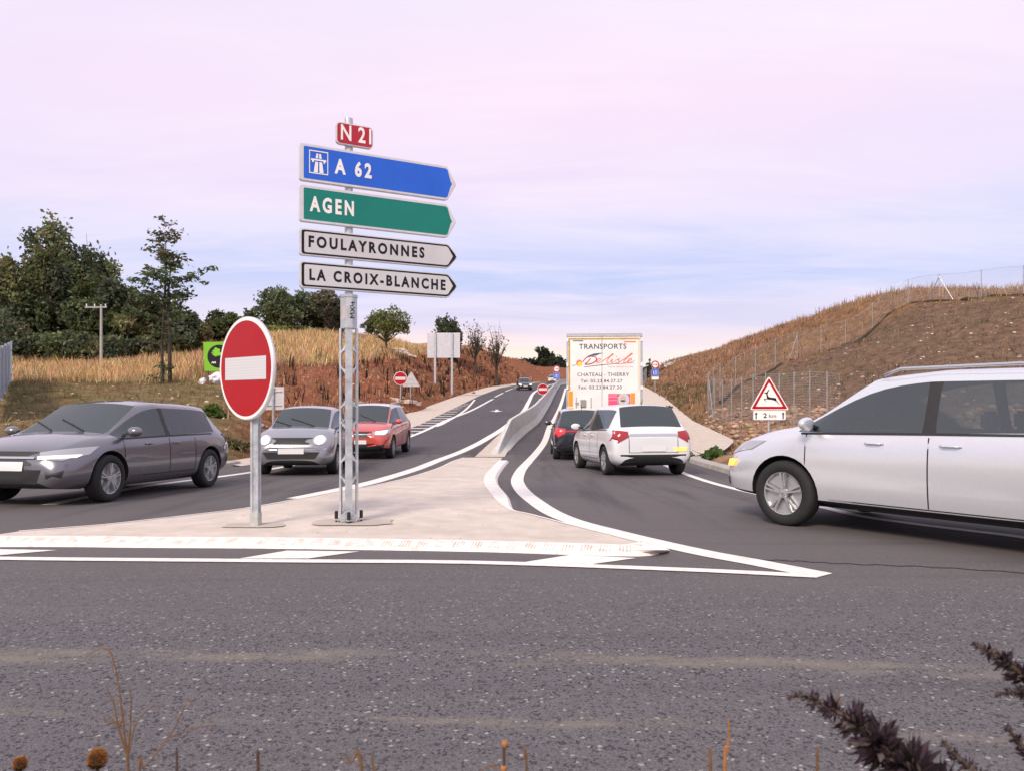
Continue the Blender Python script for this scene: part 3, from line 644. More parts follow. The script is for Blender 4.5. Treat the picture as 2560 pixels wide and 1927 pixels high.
panel('direction_panel', 2.795, 3.071, M_white, 'white arrow panel reading FOULAYRONNES', 'FOULAYRONNES', tb(233, 1232, 1082, 1184), M_ink, M_ink, 1.10, 1.225)
panel('direction_panel', 2.467, 2.739, M_white, 'white arrow panel reading LA CROIX-BLANCHE', 'LA CROIX-BLANCHE', tb(240, 1414, 1368, 1468), M_ink, M_ink, 1.10, 1.225)
a0 = PD(836, 0)[0]; a1 = PD(928, 0)[0]
P = rrect(a0, 3.985, a1, 4.215, .045); mb = MB(); mb.prism(P, fr, -.045, 0); shd = mb.build('route_shield', M_frame, sgn, bevel=.004); shd['label'] = 'small red shield reading N 21'
q = inset_poly(P, .012); ob('shield_face', [fr(u, v, .0015) for u, v in q], [tuple(range(len(q)))], M_red2, shd)
put_text('lettering', 'N 21', tb(512, 774, 122, 258), fr, .003, M_film, shd, bold=.02, space=1.1)
# mast: octagonal head, three long bars with splayed connectors, flanged foot
loc = lambda x, z, y=0: (x, y, z-MZ)
mm = MB(); mm.tube([(0, 0, 2.43-MZ), (0, 0, 4.286-MZ)], .043, 16); mm.build('upper_tube', M_galv, sgn, smooth=False)
for zc in (2.60, 2.93, 3.32, 3.74, 4.10):
    cl = MB(); cl.lathe([(.043, zc-.035-MZ), (.051, zc-.035-MZ), (.051, zc+.035-MZ), (.043, zc+.035-MZ)], n=16)
    cl.box((-ND[0]*.058, -ND[1]*.058, zc-MZ), (.012, .012, .03), TH); cl.build('clamp', M_alu, sgn)
oc = [(.093*math.cos(R(22.5+45*k)), .093*math.sin(R(22.5+45*k))) for k in range(8)]
hd = MB(); ftr = lambda u, v, d=0: Vector((u, v, d))
hd.prism(oc, ftr, 2.075-MZ, 2.40-MZ); hd.prism([(x*1.07, y*1.07) for x, y in oc], ftr, 2.40-MZ, 2.432-MZ); hd.build('mast_head', M_galv, sgn, bevel=.004).rotation_euler = (0, 0, R(12.1))
ms = MB(); lowz, topz = MZ+.03, 2.075
for sy in (-1, 1):
    ms.box(loc(0, (lowz+topz)/2, sy*.068), (.037, .008, (topz-lowz)/2))
    for sx in (-1, 1):
        ms.box((sx*.082, sy*.040, (lowz+topz)/2-MZ), (.0105, .016, (topz-lowz)/2), -sx*sy*R(25))
        zs = np.arange(lowz+.10, topz-.02, .285)
        for k, zc in enumerate(zs):
            up = 1 if k % 2 else -1
            ms.bar((sx*.030, sy*.066, zc-MZ), (sx*.079, sy*.048, zc+up*.075-MZ), .026, .014)
            ms.bar((sx*.030, sy*.066, zc+up*.02-MZ), (sx*.05, sy*.060, zc+up*.05-MZ), .030, .012)
        ms.box((sx*.055, sy*.058, lowz+.02-MZ), (.03, .010, .04), -sx*sy*R(25)); 
for sx in (-1, 1): ms.box((sx*.0885, 0, (lowz+topz)/2-MZ), (.005, .030, (topz-lowz)/2))
ms.build('mast_lattice', M_galv, sgn).rotation_euler = (0, 0, R(12.1))
bpz = MB(); star = []
for k in range(8): star.append(((.15 if k % 2 == 0 else .095)*math.cos(R(45*k)), (.15 if k % 2 == 0 else .095)*math.sin(R(45*k))))
bpz.prism(star, ftr, .022, .040); bpz.prism([(x*1.12, y*1.12) for x, y in oc], ftr, .040, .075); bpz.build('base_plate', M_galv, sgn, bevel=.003).rotation_euler = (0, 0, R(12.1))
for k in range(4):
    bx, by = .128*math.cos(R(90*k)), .128*math.sin(R(90*k)); nb_ = MB(); nb_.tube([(bx, by, -.01), (bx, by, .10)], [.010, .010], 8); nb_.tube([(bx, by, .042), (bx, by, .115), (bx, by, .12)], [.019, .019, .014], 10)
    nb_.build('anchor_bolt', M_black, sgn).rotation_euler = (0, 0, R(12.1))
for k in range(1):
    strokes = [[(0, 0), (.0, .032)], [(0, .032), (.012, .014)], [(.012, .014), (.024, .032)], [(.024, .032), (.026, 0)], [(.034, 0), (.056, .03)], [(.034, .03), (.058, 0)], [(.064, .032), (.066, .013)], [(.066, .013), (.09, .014)], [(.082, .026), (.084, -.004)]]
    V, Fc = [], []
    for s_ in strokes:
        v, f = ribbon2(s_, .0050); n = len(V); V += v; Fc += [tuple(i+n for i in q) for q in f]
    V = [(.060-v[1]*1.5, 2.185+v[0]*1.9-MZ) for v in V]
    ob('marker_writing', [(u, -.0875, z) for u, z in V], Fc, M_ink, sgn).rotation_euler = (0, 0, R(12.1))
ob('sticker', [(-.062, -.0868, 2.17-MZ), (-.032, -.0872, 2.17-MZ), (-.032, -.0872, 2.29-MZ), (-.062, -.0868, 2.29-MZ)], [(0, 1, 2, 3)], mat('old_sticker', (.55, .47, .42), .7), sgn).rotation_euler = (0, 0, R(12.1))
patch((MX+.05, MY-.02), .42, .24, 'brown mortar patch round the foot of the lattice mast', 3)

# --- no-entry signs
def no_entry(o, px, py, Y, dia, th, lab, group=None, pole='alu', ground=None, polew=.055, tilt=0):
    x, y, zc = P3(px, py, Y); u = Vector((math.cos(th), math.sin(th), 0)); n = Vector((math.sin(th), -math.cos(th), 0))
    bz = ground if ground is not None else T1(x, y)
    t = empty('no_entry_sign', (x, y, bz), lab, 'road sign', group); f = vframe((0, 0, zc-bz), u, n); r = dia/2
    mb = MB(); m_ = 56
    rim = [(r-.012, 0), (r, -.006), (r, -.034), (r-.02, -.040)]
    V = []
    for rr_, d in rim:
        for k in range(m_): a = 2*math.pi*k/m_; V.append(f(rr_*math.cos(a), rr_*math.sin(a), d))
    mb.add(V, [(i*m_+k, i*m_+(k+1) % m_, (i+1)*m_+(k+1) % m_, (i+1)*m_+k) for i in range(3) for k in range(m_)]); mb.add([f(*p, -.036) for p in disc2((0, 0), r-.015, m_)], [tuple(range(m_))])
    d_ = mb.build('sign_disc', M_frame, t, smooth=True)
    V2, Fc = ring2((0, 0), r*.925, r-.011, m_); flat('white_border', V2, Fc, f, .0005, M_wborder, d_)
    flat('red_face', disc2((0, 0), r*.93, m_), [tuple(range(m_))], f, 0, M_red, d_)
    bw, bh = r*.755, r*.22; flat('white_bar', [(-bw, -bh), (bw, -bh), (bw, bh), (-bw, bh)], [(0, 1, 2, 3)], f, .003, M_bar, d_)
    return t, f, n, u, zc-bz
t, f, n, u, hz = no_entry(None, 613, 921, 7.73, 1.05, -R(41), 'large round red no-entry sign on a fluted pole at the front of the island', ground=float(rz(7.73))+IZ)
pp = Vector(n)*-.085+Vector(u)*.055; hp = .115
pm = MB(); a_ = -R(41)+R(8)
sec = []
for cxs, cys in ((1, 1), (-1, 1), (-1, -1), (1, -1)): pass
w_, d_ = .041, .036
sec = [(-w_, -d_), (-.018, -d_), (-.014, -d_+.012), (.014, -d_+.012), (.018, -d_), (w_, -d_), (w_, -.018), (w_-.012, -.014), (w_-.012, .014), (w_, .018), (w_, d_), (-w_, d_), (-w_, .018), (-w_+.012, .014), (-w_+.012, -.014), (-w_, -.018)]
ca, sa = math.cos(R(-8)), math.sin(R(-8))
pm.prism([(pp.x+x*ca-y*sa, pp.y+x*sa+y*ca) for x, y in sec], lambda a, b, d=0: Vector((a, b, d)), .06, hz+.50); pm.build('pole', M_galv, t)
sl = MB(); sl.prism([(pp.x+x*ca*1.13-y*sa*1.15, pp.y+x*sa*1.13+y*ca*1.15) for x, y in rrect(-.043, -.038, .043, .038, .008, 2)], lambda a, b, d=0: Vector((a, b, d)), -.02, .135); sl.build('pole_socket', mat('cast_socket', (.46, .48, .47), .55, .3, noise=(18, .2)), t, bevel=.003)
for dz in (-.28, .28):
    br_ = MB(); br_.box((pp.x*.5, pp.y*.5, hz+dz), (.30, .02, .022), -R(41)); br_.build('clamp', M_alu, t)
patch((t.location.x+pp.x-.02, t.location.y+pp.y), .31, .15, 'grey mortar patch round the foot of the no-entry pole', 9)
def post(t, x, y, z0, z1, r=.03, name='post', m=None):
    p = MB(); p.tube([(x, y, z0), (x, y, z1)], r, 10); return p.build(name, m or M_galv, t)
g = GT(1002, 1003, 30, 60); t, f, n, u, hz = no_entry(None, 1001, 946, g[1], .80, R(6), 'round red no-entry sign standing on the rusty bank beside a triangular sign')
post(t, 0, .06, -.3, hz+.3); 
t, f, n, u, hz = no_entry(None, 1357, 973, 56.0, .82, R(2), 'round red no-entry sign low behind the concrete barrier', ground=float(rz(56.0)))
post(t, 0, .06, 0, hz+.3, .035)
# yellow and black chevron post beside it
x, y, z = P3(1351, 1000, 52.5); zb = float(rz(y)); t = empty('marker_post', (x, y, zb), 'short yellow and white marker post below the far no-entry sign', 'marker post')
mb = MB(); mb.box((0, 0, .30), (.11, .03, .30)); mb.build('post_body', mat('faded_yellow', (.62, .50, .16), .6, noise=(6, .2)), t, bevel=.01)
mb = MB()
for k in range(3): mb.add([(-.105, -.034, .08+k*.18), (.105, -.034, .16+k*.18), (.105, -.034, .24+k*.18), (-.105, -.034, .16+k*.18)], [(0, 1, 2, 3)])
mb.build('stripes', M_ink, t)
# triangular warning sign seen from behind
g = GT(1026, 1003, 30, 60); t = empty('warning_sign', g, 'triangular sign seen from its grey back beside the no-entry sign on the bank', 'road sign')
zc = P3(1030, 953, g[1])[2]-g[2]; s = .55; c_, s_ = math.cos(R(8)), math.sin(R(8)); f = vframe((.05, 0, zc), (c_, s_, 0), (s_, -c_, 0))
tri = [(-s, -s*.62), (s, -s*.62), (0, s*1.08)]
def rtri(s, r=.06):
    P = [Vector(p) for p in ((-s, -s*.62), (s, -s*.62), (0, s*1.12))]; out = []
    for i in range(3):
        a, b, c = P[i-1], P[i], P[(i+1) % 3]; d1 = (a-b).normalized(); d2 = (c-b).normalized()
        for k in range(6):
            q = k/5; e = d1*(1-q)+d2*q; p0 = b+d1*r*1.5*(1-q)**2+d2*r*1.5*q**2; out.append((p0.x, p0.y))
    return out
mb = MB(); mb.prism(rtri(s), f, -.02, .01); mb.build('sign_plate', M_back, t, bevel=.004); post(t, .0, .04, -.3, zc+.2)
for dz in (-.15, .15): mb = MB(); mb.box((.03, .01-.03, zc+dz), (.32-dz, .012, .02), R(8)); mb.build('bracket', M_alu, t)
for k, (a, b) in enumerate(((987, 1001), (1013, 1006), (1030, 1006), (1040, 1012))):
    g = GT(a, b, 30, 60); mb = MB(); mb.box((0, 0, .03), (.32, .10, .10), R(-25)); o = mb.build('concrete_block', M_gutter, None, bevel=.015); o.location = g; o.rotation_euler = (R(8), R(6*(-1)**k), R(k*11))
    tag(o, ['pale concrete offcut lying by the bank no-entry post, farthest from the triangle', 'pale concrete offcut lying between the two bank sign posts', 'pale concrete offcut lying under the triangular sign', 'pale concrete offcut lying lowest on the bank below the triangular sign'][k], 'block', 'concrete offcuts below the bank signs')
# speed-limit signs with lane panels
def speed_sign(px, py, Y, dia, lab, road_z, plate=False):
    x, y, zc = P3(px, py, Y); bz = float(rz(y)) if road_z else T1(x, y); t = empty('speed_sign', (x, y, bz), lab, 'road sign', 'speed limit signs on both sides of the exit lane'); f = vframe((0, 0, zc-bz), (1, 0, 0), (0, -1, 0)); r = dia/2
    mb = MB(); mb.prism(disc2((0, 0), r, 36), f, -.03, 0); d = mb.build('sign_disc', M_frame, t)
    V2, Fc = ring2((0, 0), r*.70, r*.97, 36); flat('red_ring', V2, Fc, f, .004, M_red, d); flat('white_face', disc2((0, 0), r*.71, 36), [tuple(range(36))], f, .003, M_film, d)
    put_text('lettering', '110', (-r*.50, -r*.26, r*.50, r*.26), f, .008, M_ink, d, bold=.02)
    w = r*.88; z1 = -r*1.08; z0 = z1-r*1.72; mb = MB(); mb.prism(rrect(-w, z0, w, z1, .05), f, -.03, 0); p = mb.build('lane_panel', M_frame, t)
    q = rrect(-w+.02, z0+.02, w-.02, z1-.02, .04); flat('blue_face', q, [tuple(range(len(q)))], f, .003, M_blue, p)
    V, Fc = [], []
    for k in (-1, 0, 1): V += [(k*w*.46-.025, z0+.14), (k*w*.46+.025, z0+.14), (k*w*.46+.025, z1-.14), (k*w*.46-.025, z1-.14)]; n0 = len(V)-4; Fc.append((n0, n0+1, n0+2, n0+3))
    flat('lane_arrows', V, Fc, f, .006, M_film, p)
    if plate:
        mb = MB(); mb.prism(rrect(-w*.98, z0-.36, w*.98, z0-.06, .03), f, -.03, 0); mb.build('white_plate', M_film, t)
    post(t, 0, .06, -.2, zc-bz+r*.7, .04); return t
speed_sign(1391.5, 922.5, 92, .86, 'red ringed 110 sign over a blue lane panel, rising behind the concrete barrier', True)
speed_sign(1638, 912, 82, .88, 'red ringed 110 sign over blue lane panel and white plate, right of the lorry', False, True)
# deer warning sign
th = R(-3); x, y, zc = P3(1923.5, 1000, 19.6); bz = T1(x, y); t = empty('warning_sign', (x, y, bz), 'red triangle with leaping deer above a 2 km plate on the fenced verge', 'road sign')
f = vframe((0, 0, 0), (math.cos(th), math.sin(th), 0), (math.sin(th), -math.cos(th), 0)); sc = 19.6/F0
def DZ(zx, zy): return ((1860+zx/10.405-1923.5)*sc, CH+(HY-(920+zy/10.405))*sc-bz)
a, b, c = DZ(160, 1085), DZ(1165, 1085), DZ(650, 205)
def rt(P, r):
    P = [Vector(p) for p in P]; out = []
    for i in range(3):
        d1 = (P[i-1]-P[i]).normalized(); d2 = (P[(i+1) % 3]-P[i]).normalized()
        for k in range(6): q = k/5; p0 = P[i]+d1*r*(1-q)**2+d2*r*q**2; out.append((p0.x, p0.y))
    return out
tri_ = rt([a, b, c], .07); mb = MB(); mb.prism(tri_, f, -.03, 0); pl = mb.build('triangle_plate', M_film, t)
q1 = rt([DZ(200, 1062), DZ(1125, 1062), DZ(650, 255)], .05); q2 = rt([DZ(310, 995), DZ(1010, 995), DZ(652, 375)], .03)
flat('red_border', q1+q2, [(i, (i+1) % 18, 18+(i+1) % 18, 18+i) for i in range(18)], f, .003, M_red, pl)
deer = [[(525, 640), (600, 622), (610, 600), (620, 618), (632, 628), (612, 660), (622, 705), (640, 745), (700, 760), (800, 768), (832, 785), (850, 850), (880, 880), (900, 920), (935, 950), (925, 955), (880, 915), (850, 875), (810, 850), (760, 830), (700, 815), (640, 815), (600, 805), (560, 812), (545, 822), (570, 850), (592, 868), (585, 872), (545, 845), (515, 800), (528, 790), (595, 795), (590, 730), (578, 672), (560, 655), (528, 655)]]
V, Fc = [], []
bmd = bmesh.new(); bmesh.ops.triangulate(bmd, faces=[bmd.faces.new([bmd.verts.new((*DZ(*p), 0)) for p in deer[0]])])
bmd.verts.index_update(); V = [(v.co.x, v.co.y) for v in bmd.verts]; Fc = [tuple(v.index for v in q.verts) for q in bmd.faces]; bmd.free()
for s_ in ([(610, 612), (625, 575), (660, 550)], [(618, 615), (640, 590), (652, 570)]):
    v, q = ribbon2([DZ(*p) for p in s_], .012); n0 = len(V); V += v; Fc += [tuple(i+n0 for i in r_) for r_ in q]
flat('deer_symbol', V, Fc, f, .004, M_ink, pl)
p0, p1 = DZ(255, 1340), DZ(1075, 1105); mb = MB(); mb.prism(rrect(p0[0], p0[1], p1[0], p1[1], .015), f, -.03, 0); pl2 = mb.build('distance_plate', M_film, t)
def dbox(xl, yt, xr, yb): a_ = DZ(xl, yb); b_ = DZ(xr, yt); return (a_[0], a_[1], b_[0], b_[1])
put_text('lettering', '2', dbox(505, 1165, 595, 1288), f, .004, M_ink, pl2, bold=.02); put_text('lettering', 'km', dbox(650, 1190, 832, 1282), f, .004, M_ink, pl2, bold=.005)
for ax in (320, 1010):
    V, Fc = [], []
    for q in ([(ax-15, 1318), (ax+15, 1318), (ax+15, 1180), (ax-15, 1180)], [(ax-42, 1195), (ax+42, 1195), (ax, 1140)]):
        n0 = len(V); V += [DZ(*p) for p in q]; Fc.append(tuple(range(n0, n0+len(q))))
    flat('arrow_symbol', V, Fc, f, .004, M_ink, pl2)
post(t, 0, .06, -.3, DZ(650, 500)[1], .03)
# big two-post sign seen from behind
Y = 70.0; a = P3(1068, 895, Y); b = P3(1150, 833, Y); bx = (a[0]+b[0])/2; bz = T1(bx, Y)
t = empty('large_sign', (bx, Y, bz), 'large blank ribbed sign back on two steel posts on the rusty bank', 'road sign')
w = (b[0]-a[0])/2; z0, z1 = a[2]-bz, b[2]-bz; mb = MB(); k = 14
for i in range(k):
    h = (z1-z0)/k; mb.box((0, 0, z0+h*(i+.5)), (w, .03, h*.5-.012)); mb.box((0, .012, z0+h*(i+1)), (w-.02, .02, .012))
mb.build('ribbed_board', mat('board_back', (.62, .62, .68), .45, .2, noise=(3, .08)), t)
for px in (1088, 1130):
    xx = (px-CX)*Y/F0-bx; p = MB(); zt = T1(bx+xx, Y-.12)-bz; p.box((xx, -.12, (z1+zt-.4)/2), (.09, .08, (z1-zt+.4)/2)); p.build('post', M_galv, t); 
# small rectangular sign back by the entry lane
Y = 24.0; a = P3(655, 1024, Y); b = P3(710, 967, Y); bx = (a[0]+b[0])/2; bz = T1(bx, Y)
t = empty('panel_sign', (bx, Y, bz), 'grey back of a rectangular sign behind the large no-entry disc', 'road sign')
f = vframe((0, 0, -bz), (1, 0, 0), (0, -1, 0)); w = (b[0]-a[0])/2; mb = MB(); mb.prism(rrect(-w, a[2], w, b[2], .03), f, -.02, .0); mb.build('sign_plate', M_back, t)
hh = b[2]-a[2]
for q in (.2, .8): mb = MB(); mb.box((0, -.02, a[2]+hh*q-bz), (w*.8, .015, .012)); mb.build('bracket', M_alu, t)
post(t, .02, -.05, -.3, b[2]-bz-.02, .032)
# green company board behind the no-entry disc
Y = 36.0; x0b, x1b = (509-CX)*Y/F0, (600-CX)*Y/F0; zt, zb_ = P3(0, 856, Y)[2], P3(0, 928, Y)[2]; bx = (x0b+x1b)/2; bz = T1(bx, Y)
t = empty('company_board', (bx, Y, bz), 'lime green board with black round leaf emblem on wooden posts, half behind the no-entry disc', 'board')
f = vframe((0, 0, -bz), (1, .03, 0), (.03, -1, 0)); mb = MB(); mb.prism([(x0b-bx, zt), (x0b-bx+.05, zb_), (x1b-bx, zb_+.05), (x1b-bx, zt+.05)], f, -.03, 0); bd = mb.build('board', mat('lime_green', hexlin('76B51E'), .5), t)
sc = Y/F0
def BZ(zx, zy): return ((490+zx/6.939-CX)*sc-bx, CH+(HY-(840+zy/6.939))*sc)
flat('black_disc', disc2(BZ(400, 355), 200/6.939*sc, 40), [tuple(range(40))], f, .004, M_ink, bd)
M_lime = mat('lime_leaf', hexlin('7CC41F'), .5); V, Fc = [], []
for cx_, cy_, rx_, ry2 in ((345, 225, 26, 22), (320, 262, 34, 22), (350, 290, 45, 26), (310, 320, 26, 14), (345, 335, 34, 22), (385, 250, 34, 30), (400, 310, 40, 34), (290, 292, 22, 8)):
    c_ = BZ(cx_, cy_); n0 = len(V); V += disc2(c_, rx_/6.939*sc, 16, ry2/6.939*sc); Fc.append(tuple(range(n0, n0+16)))
for i in range(len(Fc)): ob('leaf_emblem', [f(*V[j], .006+.0004*i) for j in Fc[i]], [tuple(range(16))], M_lime, bd) if False else None
VV = [f(*V[j], .006+.0006*i) for i in range(len(Fc)) for j in Fc[i]]; ob('leaf_emblem', VV, Fc, M_lime, bd)
a = BZ(268, 478); b = BZ(345, 445); put_text('lettering', 'AN', (a[0], a[1], b[0], b[1]), f, .006, M_film, bd, bold=.05)
M_wood = mat('weathered_wood', (.16, .105, .07), .8, noise=(6, .3))
for px in (517, 592):
    p = MB(); xx = (px-CX)*sc-bx; zz_ = T1(bx+xx, Y+.06)-bz; p.box((xx, .06, (zt-bz+zz_-.3)/2), (.055, .05, (zt-bz-zz_+.3)/2)); p.build('post', M_wood, t)
# white sacks at its foot
M_sack = mat('white_sack', (.74, .73, .78), .7, noise=(5, .1), bump=(6, .8, .05))
for k, (px, py, Y, w, h, lab) in enumerate(((506, 953, 35.0, .15, .20, 'small crumpled white sack beside the wooden post of the green board'), (545, 957, 34.8, .36, .28, 'big white sack slumped behind the no-entry disc under the green board'))):
    x = (px-CX)*Y/F0; z = T1(x, Y); bmk = bmesh.new(); bmesh.ops.create_icosphere(bmk, subdivisions=4, radius=1)
    for v in bmk.verts:
        c = v.co; nz = math.sin(c.x*5+k)*.10+math.sin(c.y*7+c.z*6+2*k)*.09+math.sin(c.z*11+c.x*4)*.05
        e = 2.6; s_ = (abs(c.x)**e+abs(c.y)**e+abs(c.z)**e)**(-1/e); v.co = Vector((c.x*w*s_*(1+nz), c.y*w*.8*s_*(1+nz), (c.z*s_*h*(1+nz*.8))+h*.85))
        if v.co.z > h*1.4: v.co.x *= .75; v.co.y *= .8
    me = bpy.data.meshes.new('sack'); bmk.to_mesh(me); bmk.free(); me.materials.append(M_sack); me.polygons.foreach_set('use_smooth', [True]*len(me.polygons)); o = link('sack', me); o.location = (x, Y, z-.05); o.rotation_euler = (0, R(8-14*k), k); tag(o, lab, 'sack', 'white sacks under the green board')
# ------------------------------------------------------------------ vehicles
def car_paint(name, c, metal=.55, rough=.24): return mat(name, c, rough, metal, coat=1.0, spec=.5, noise=(40, .03))
def glass_mat(name='car_glass', c=(.035, .045, .052)):
    m = mat(name, c, .03, 0, spec=1.0); t = m.node_tree; b = t.nodes['Principled BSDF']; tr = t.nodes.new('ShaderNodeBsdfTransparent'); tr.inputs[0].default_value = (.62, .68, .69, 1)
    ms = t.nodes.new('ShaderNodeMixShader'); fr_ = t.nodes.new('ShaderNodeFresnel'); fr_.inputs[0].default_value = 1.9
    t.links.new(mth(t, 'ADD', mth(t, 'MULTIPLY', fr_.outputs[0], .95), .20, True), ms.inputs[0]); t.links.new(tr.outputs[0], ms.inputs[1]); t.links.new(b.outputs[0], ms.inputs[2])
    b.inputs['Metallic'].default_value = .55; b.inputs['Base Color'].default_value = (.30, .34, .37, 1)
    t.links.new(ms.outputs[0], t.nodes['Material Output'].inputs[0]); return m
M_glass = glass_mat(); M_trim = mat('black_plastic', (.018, .018, .020), .55, noise=(30, .2)); M_tyre = mat('tyre_rubber', (.016, .016, .017), .8, noise=(20, .25))
M_rim = mat('alloy_rim', (.50, .51, .53), .3, .7); M_plate = mat('number_plate', (.72, .72, .74), .4); M_chrome = mat('chrome', (.65, .66, .68), .15, .95)
M_lampoff = mat('lamp_glass', (.40, .41, .44), .08, .3, coat=.6); M_head = mat('headlight_on', (.9, .88, .92), .2, emit=((1.0, .95, .97), 1.9))
M_tail = mat('tail_lens', (.33, .012, .018), .15, coat=.7); M_tailon = mat('tail_lamp_on', (.5, .02, .03), .2, emit=((1.0, .05, .07), .55)); M_amber = mat('indicator_on', (.8, .35, .05), .3, emit=((1.0, .42, .10), 1.6))
M_seat = mat('seat_cloth', (.055, .055, .062), .85); M_seam = mat('panel_gap', (.008, .008, .009), .7)

def make_wheel(parent, x, y, r, w, side):
    mb = MB(); mb.lathe([(r*.66, -w/2), (r*.88, -w/2), (r*.97, -w*.42), (r, -w*.25), (r, w*.25), (r*.97, w*.42), (r*.88, w/2), (r*.66, w/2), (r*.62, w*.2), (r*.62, -w*.2), (r*.66, -w/2)], axis='y', n=36)
    o = mb.build('wheel', M_tyre, parent, smooth=True); o.location = (x, y, r)
    rm = MB(); s = side; rm.lathe([(r*.67, w*.46*s), (r*.62, w*.44*s), (r*.60, w*.25*s), (r*.05, w*.20*s)], axis='y', n=36)
    rm.lathe([(r*.16, w*.28*s), (r*.15, w*.44*s), (r*.02, w*.46*s)], axis='y', n=18)
    for k in range(5):
        a = 2*math.pi*k/5+.3
        for da in (-.10, .10):
            p0 = (r*.12*math.cos(a+da), w*.40*s, r*.12*math.sin(a+da)); p1 = (r*.63*math.cos(a+da*1.2), w*.42*s, r*.63*math.sin(a+da*1.2)); rm.bar(p0, p1, r*.085, w*.09)
    rm.build('rim', M_rim, o); d = MB(); d.lathe([(r*.5, w*.12*s), (r*.02, w*.12*s)], axis='y', n=24); d.build('brake_disc', M_trim, o)

def build_car(name, label, x, y, heading, L, W_, H, paint, hz=None, belt=None, roof=None, cabin=(.0, 0), rake=.42, kind='hatch', wheel=.32, group=None, front='bar', front_on=True, rear_on=False, det=2, clad=False, zfix=None, hoodlen=1.0):
    half, hw = L/2, W_/2; belt = belt or H*.615; zh = hz or H*.635; zf = zh-.16
    c, s = math.cos(heading), math.sin(heading); gz = float(rz(y)) if zfix is None else zfix
    t = empty(name, (x, y, gz), label, 'car', group, rz=heading)
    slope = (float(rz(y+s*1.3))-float(rz(y-s*1.3)))/2.6; t.rotation_euler = (0, -math.atan(slope) if abs(s) > .2 else 0, heading)
    xa = half-wheel-.52; xb = -half+wheel+.42
    xc = half-hoodlen-.02; xr = xc-.72; rs = rake
    gc = .19
    # station: x, half width, sill z, belt z, belt half width, rail z, rail half width, crown
    ST = [(-half, hw*.78, .42, belt-.22, hw*.74, belt-.14, hw*.62, .01), (-half+.05, hw*.93, .30, belt-.06, hw*.86, belt-.01, hw*.74, .02), (-half+.15, hw*.975, .24, belt+.02, hw*.90, belt+.07, hw*.76, .02),
          (-half+.15+rs, hw, .21, belt+.05, hw*.925, H-.085, hw*.66, .045), (-half+.15+rs+.42, hw, gc, belt+.03, hw*.935, H-.055, hw*.695, .05), (-.17, hw, gc, belt+.005, hw*.94, H-.045, hw*.71, .045), (-.09, hw, gc, belt, hw*.94, H-.045, hw*.712, .045),
          (xr, hw, gc, belt-.02, hw*.935, H-.095, hw*.665, .045), (xc, hw*.995, gc, zh-.035, hw*.925, zh+.005, hw*.74, .035), (xc+.32, hw*.99, .2, zh-.065, hw*.915, zh-.02, hw*.76, .04), (half-.38, hw*.965, .21, zf-.02, hw*.88, zf+.05, hw*.70, .045),
          (half-.11, hw*.88, .23, zf-.11, hw*.79, zf-.04, hw*.62, .03), (half-.02, hw*.76, .27, zf-.24, hw*.68, zf-.17, hw*.52, .01), (half, hw*.66, .34, zf-.30, hw*.60, zf-.24, hw*.46, .005)]
    if kind == 'suv': ST = [tuple([q[0], q[1], q[2]+.05]+list(q[3:])) for q in ST]
    V = []; rows = 10
    for (sx, w, zb, bz, bw, rl, rw, cr) in ST:
        zs = zb+(bz-zb)*.40; tt = .86; wy = bw+(rw-bw)*tt; wz = bz+(rl-bz)*tt
        ring = [(0, zb), (w*.82, zb), (w*.965, zb+.07), (w, zs), (w*.985, bz-min(.12, (bz-zb)*.25)), (bw, bz), (wy+.006, wz), (rw, rl), (rw*.55, rl+cr*.75), (0, rl+cr)]
        V += [(sx, q[0], q[1]) for q in ring]+[(sx, -q[0], q[1]) for q in ring[1:-1]]
    RN = 18
    def vi(i, r, sd):
        if r in (0, 9) or sd > 0: return i*RN+r
        return i*RN+10+r-1
    Fc, Mi = [], []
    ns = len(ST)
    for i in range(ns-1):
        for r in range(9):
            m = 0
            if r in (0,): m = 2
            if r == 1: m = 2 if (clad or i < 0) else 0
            if clad and r == 1: m = 2
            if r == 5:
                if i in (3, 4, 6): m = 1
                if i == 5: m = 2
                if i == 7: m = 1
            if r in (7, 8):
                if i == 7 or i == 2: m = 1
                elif 3 <= i <= 6 and roof is not None: m = 3
            if r == 6 and 3 <= i <= 6 and roof is not None: m = 3
            for sd in (1, -1):
                q = (vi(i, r, sd), vi(i+1, r, sd), vi(i+1, r+1, sd), vi(i, r+1, sd)); Fc.append(q if sd < 0 else q[::-1]); Mi.append(m)
    for i, fl in ((0, 1), (ns-1, -1)):
        for r in range(9):
            if r == 0: q = (vi(i, 0, 1), vi(i, 1, 1), vi(i, 1, -1)); 
            elif r == 8: q = (vi(i, 8, 1), vi(i, 9, 1), vi(i, 8, -1))
            else: q = (vi(i, r, 1), vi(i, r+1, 1), vi(i, r+1, -1), vi(i, r, -1))
            Fc.append(q if fl > 0 else q[::-1]); Mi.append(2 if r < 1 else 0)
    me = bpy.data.meshes.new('cage'); me.from_pydata(V, [], Fc)
    for m in (paint, M_glass, M_trim, roof or paint): me.materials.append(m)
    me.polygons.foreach_set('material_index', Mi); me.update()
    b = bmesh.new(); b.from_mesh(me); bmesh.ops.recalc_face_normals(b, faces=b.faces)
    cl = b.edges.layers.float.new('crease_edge')
    for e in b.edges:
        ms = {f.material_index for f in e.link_faces}
        if len(ms) > 1: e[cl] = .9
    vl = b.verts.layers.float.new('crease_vert')
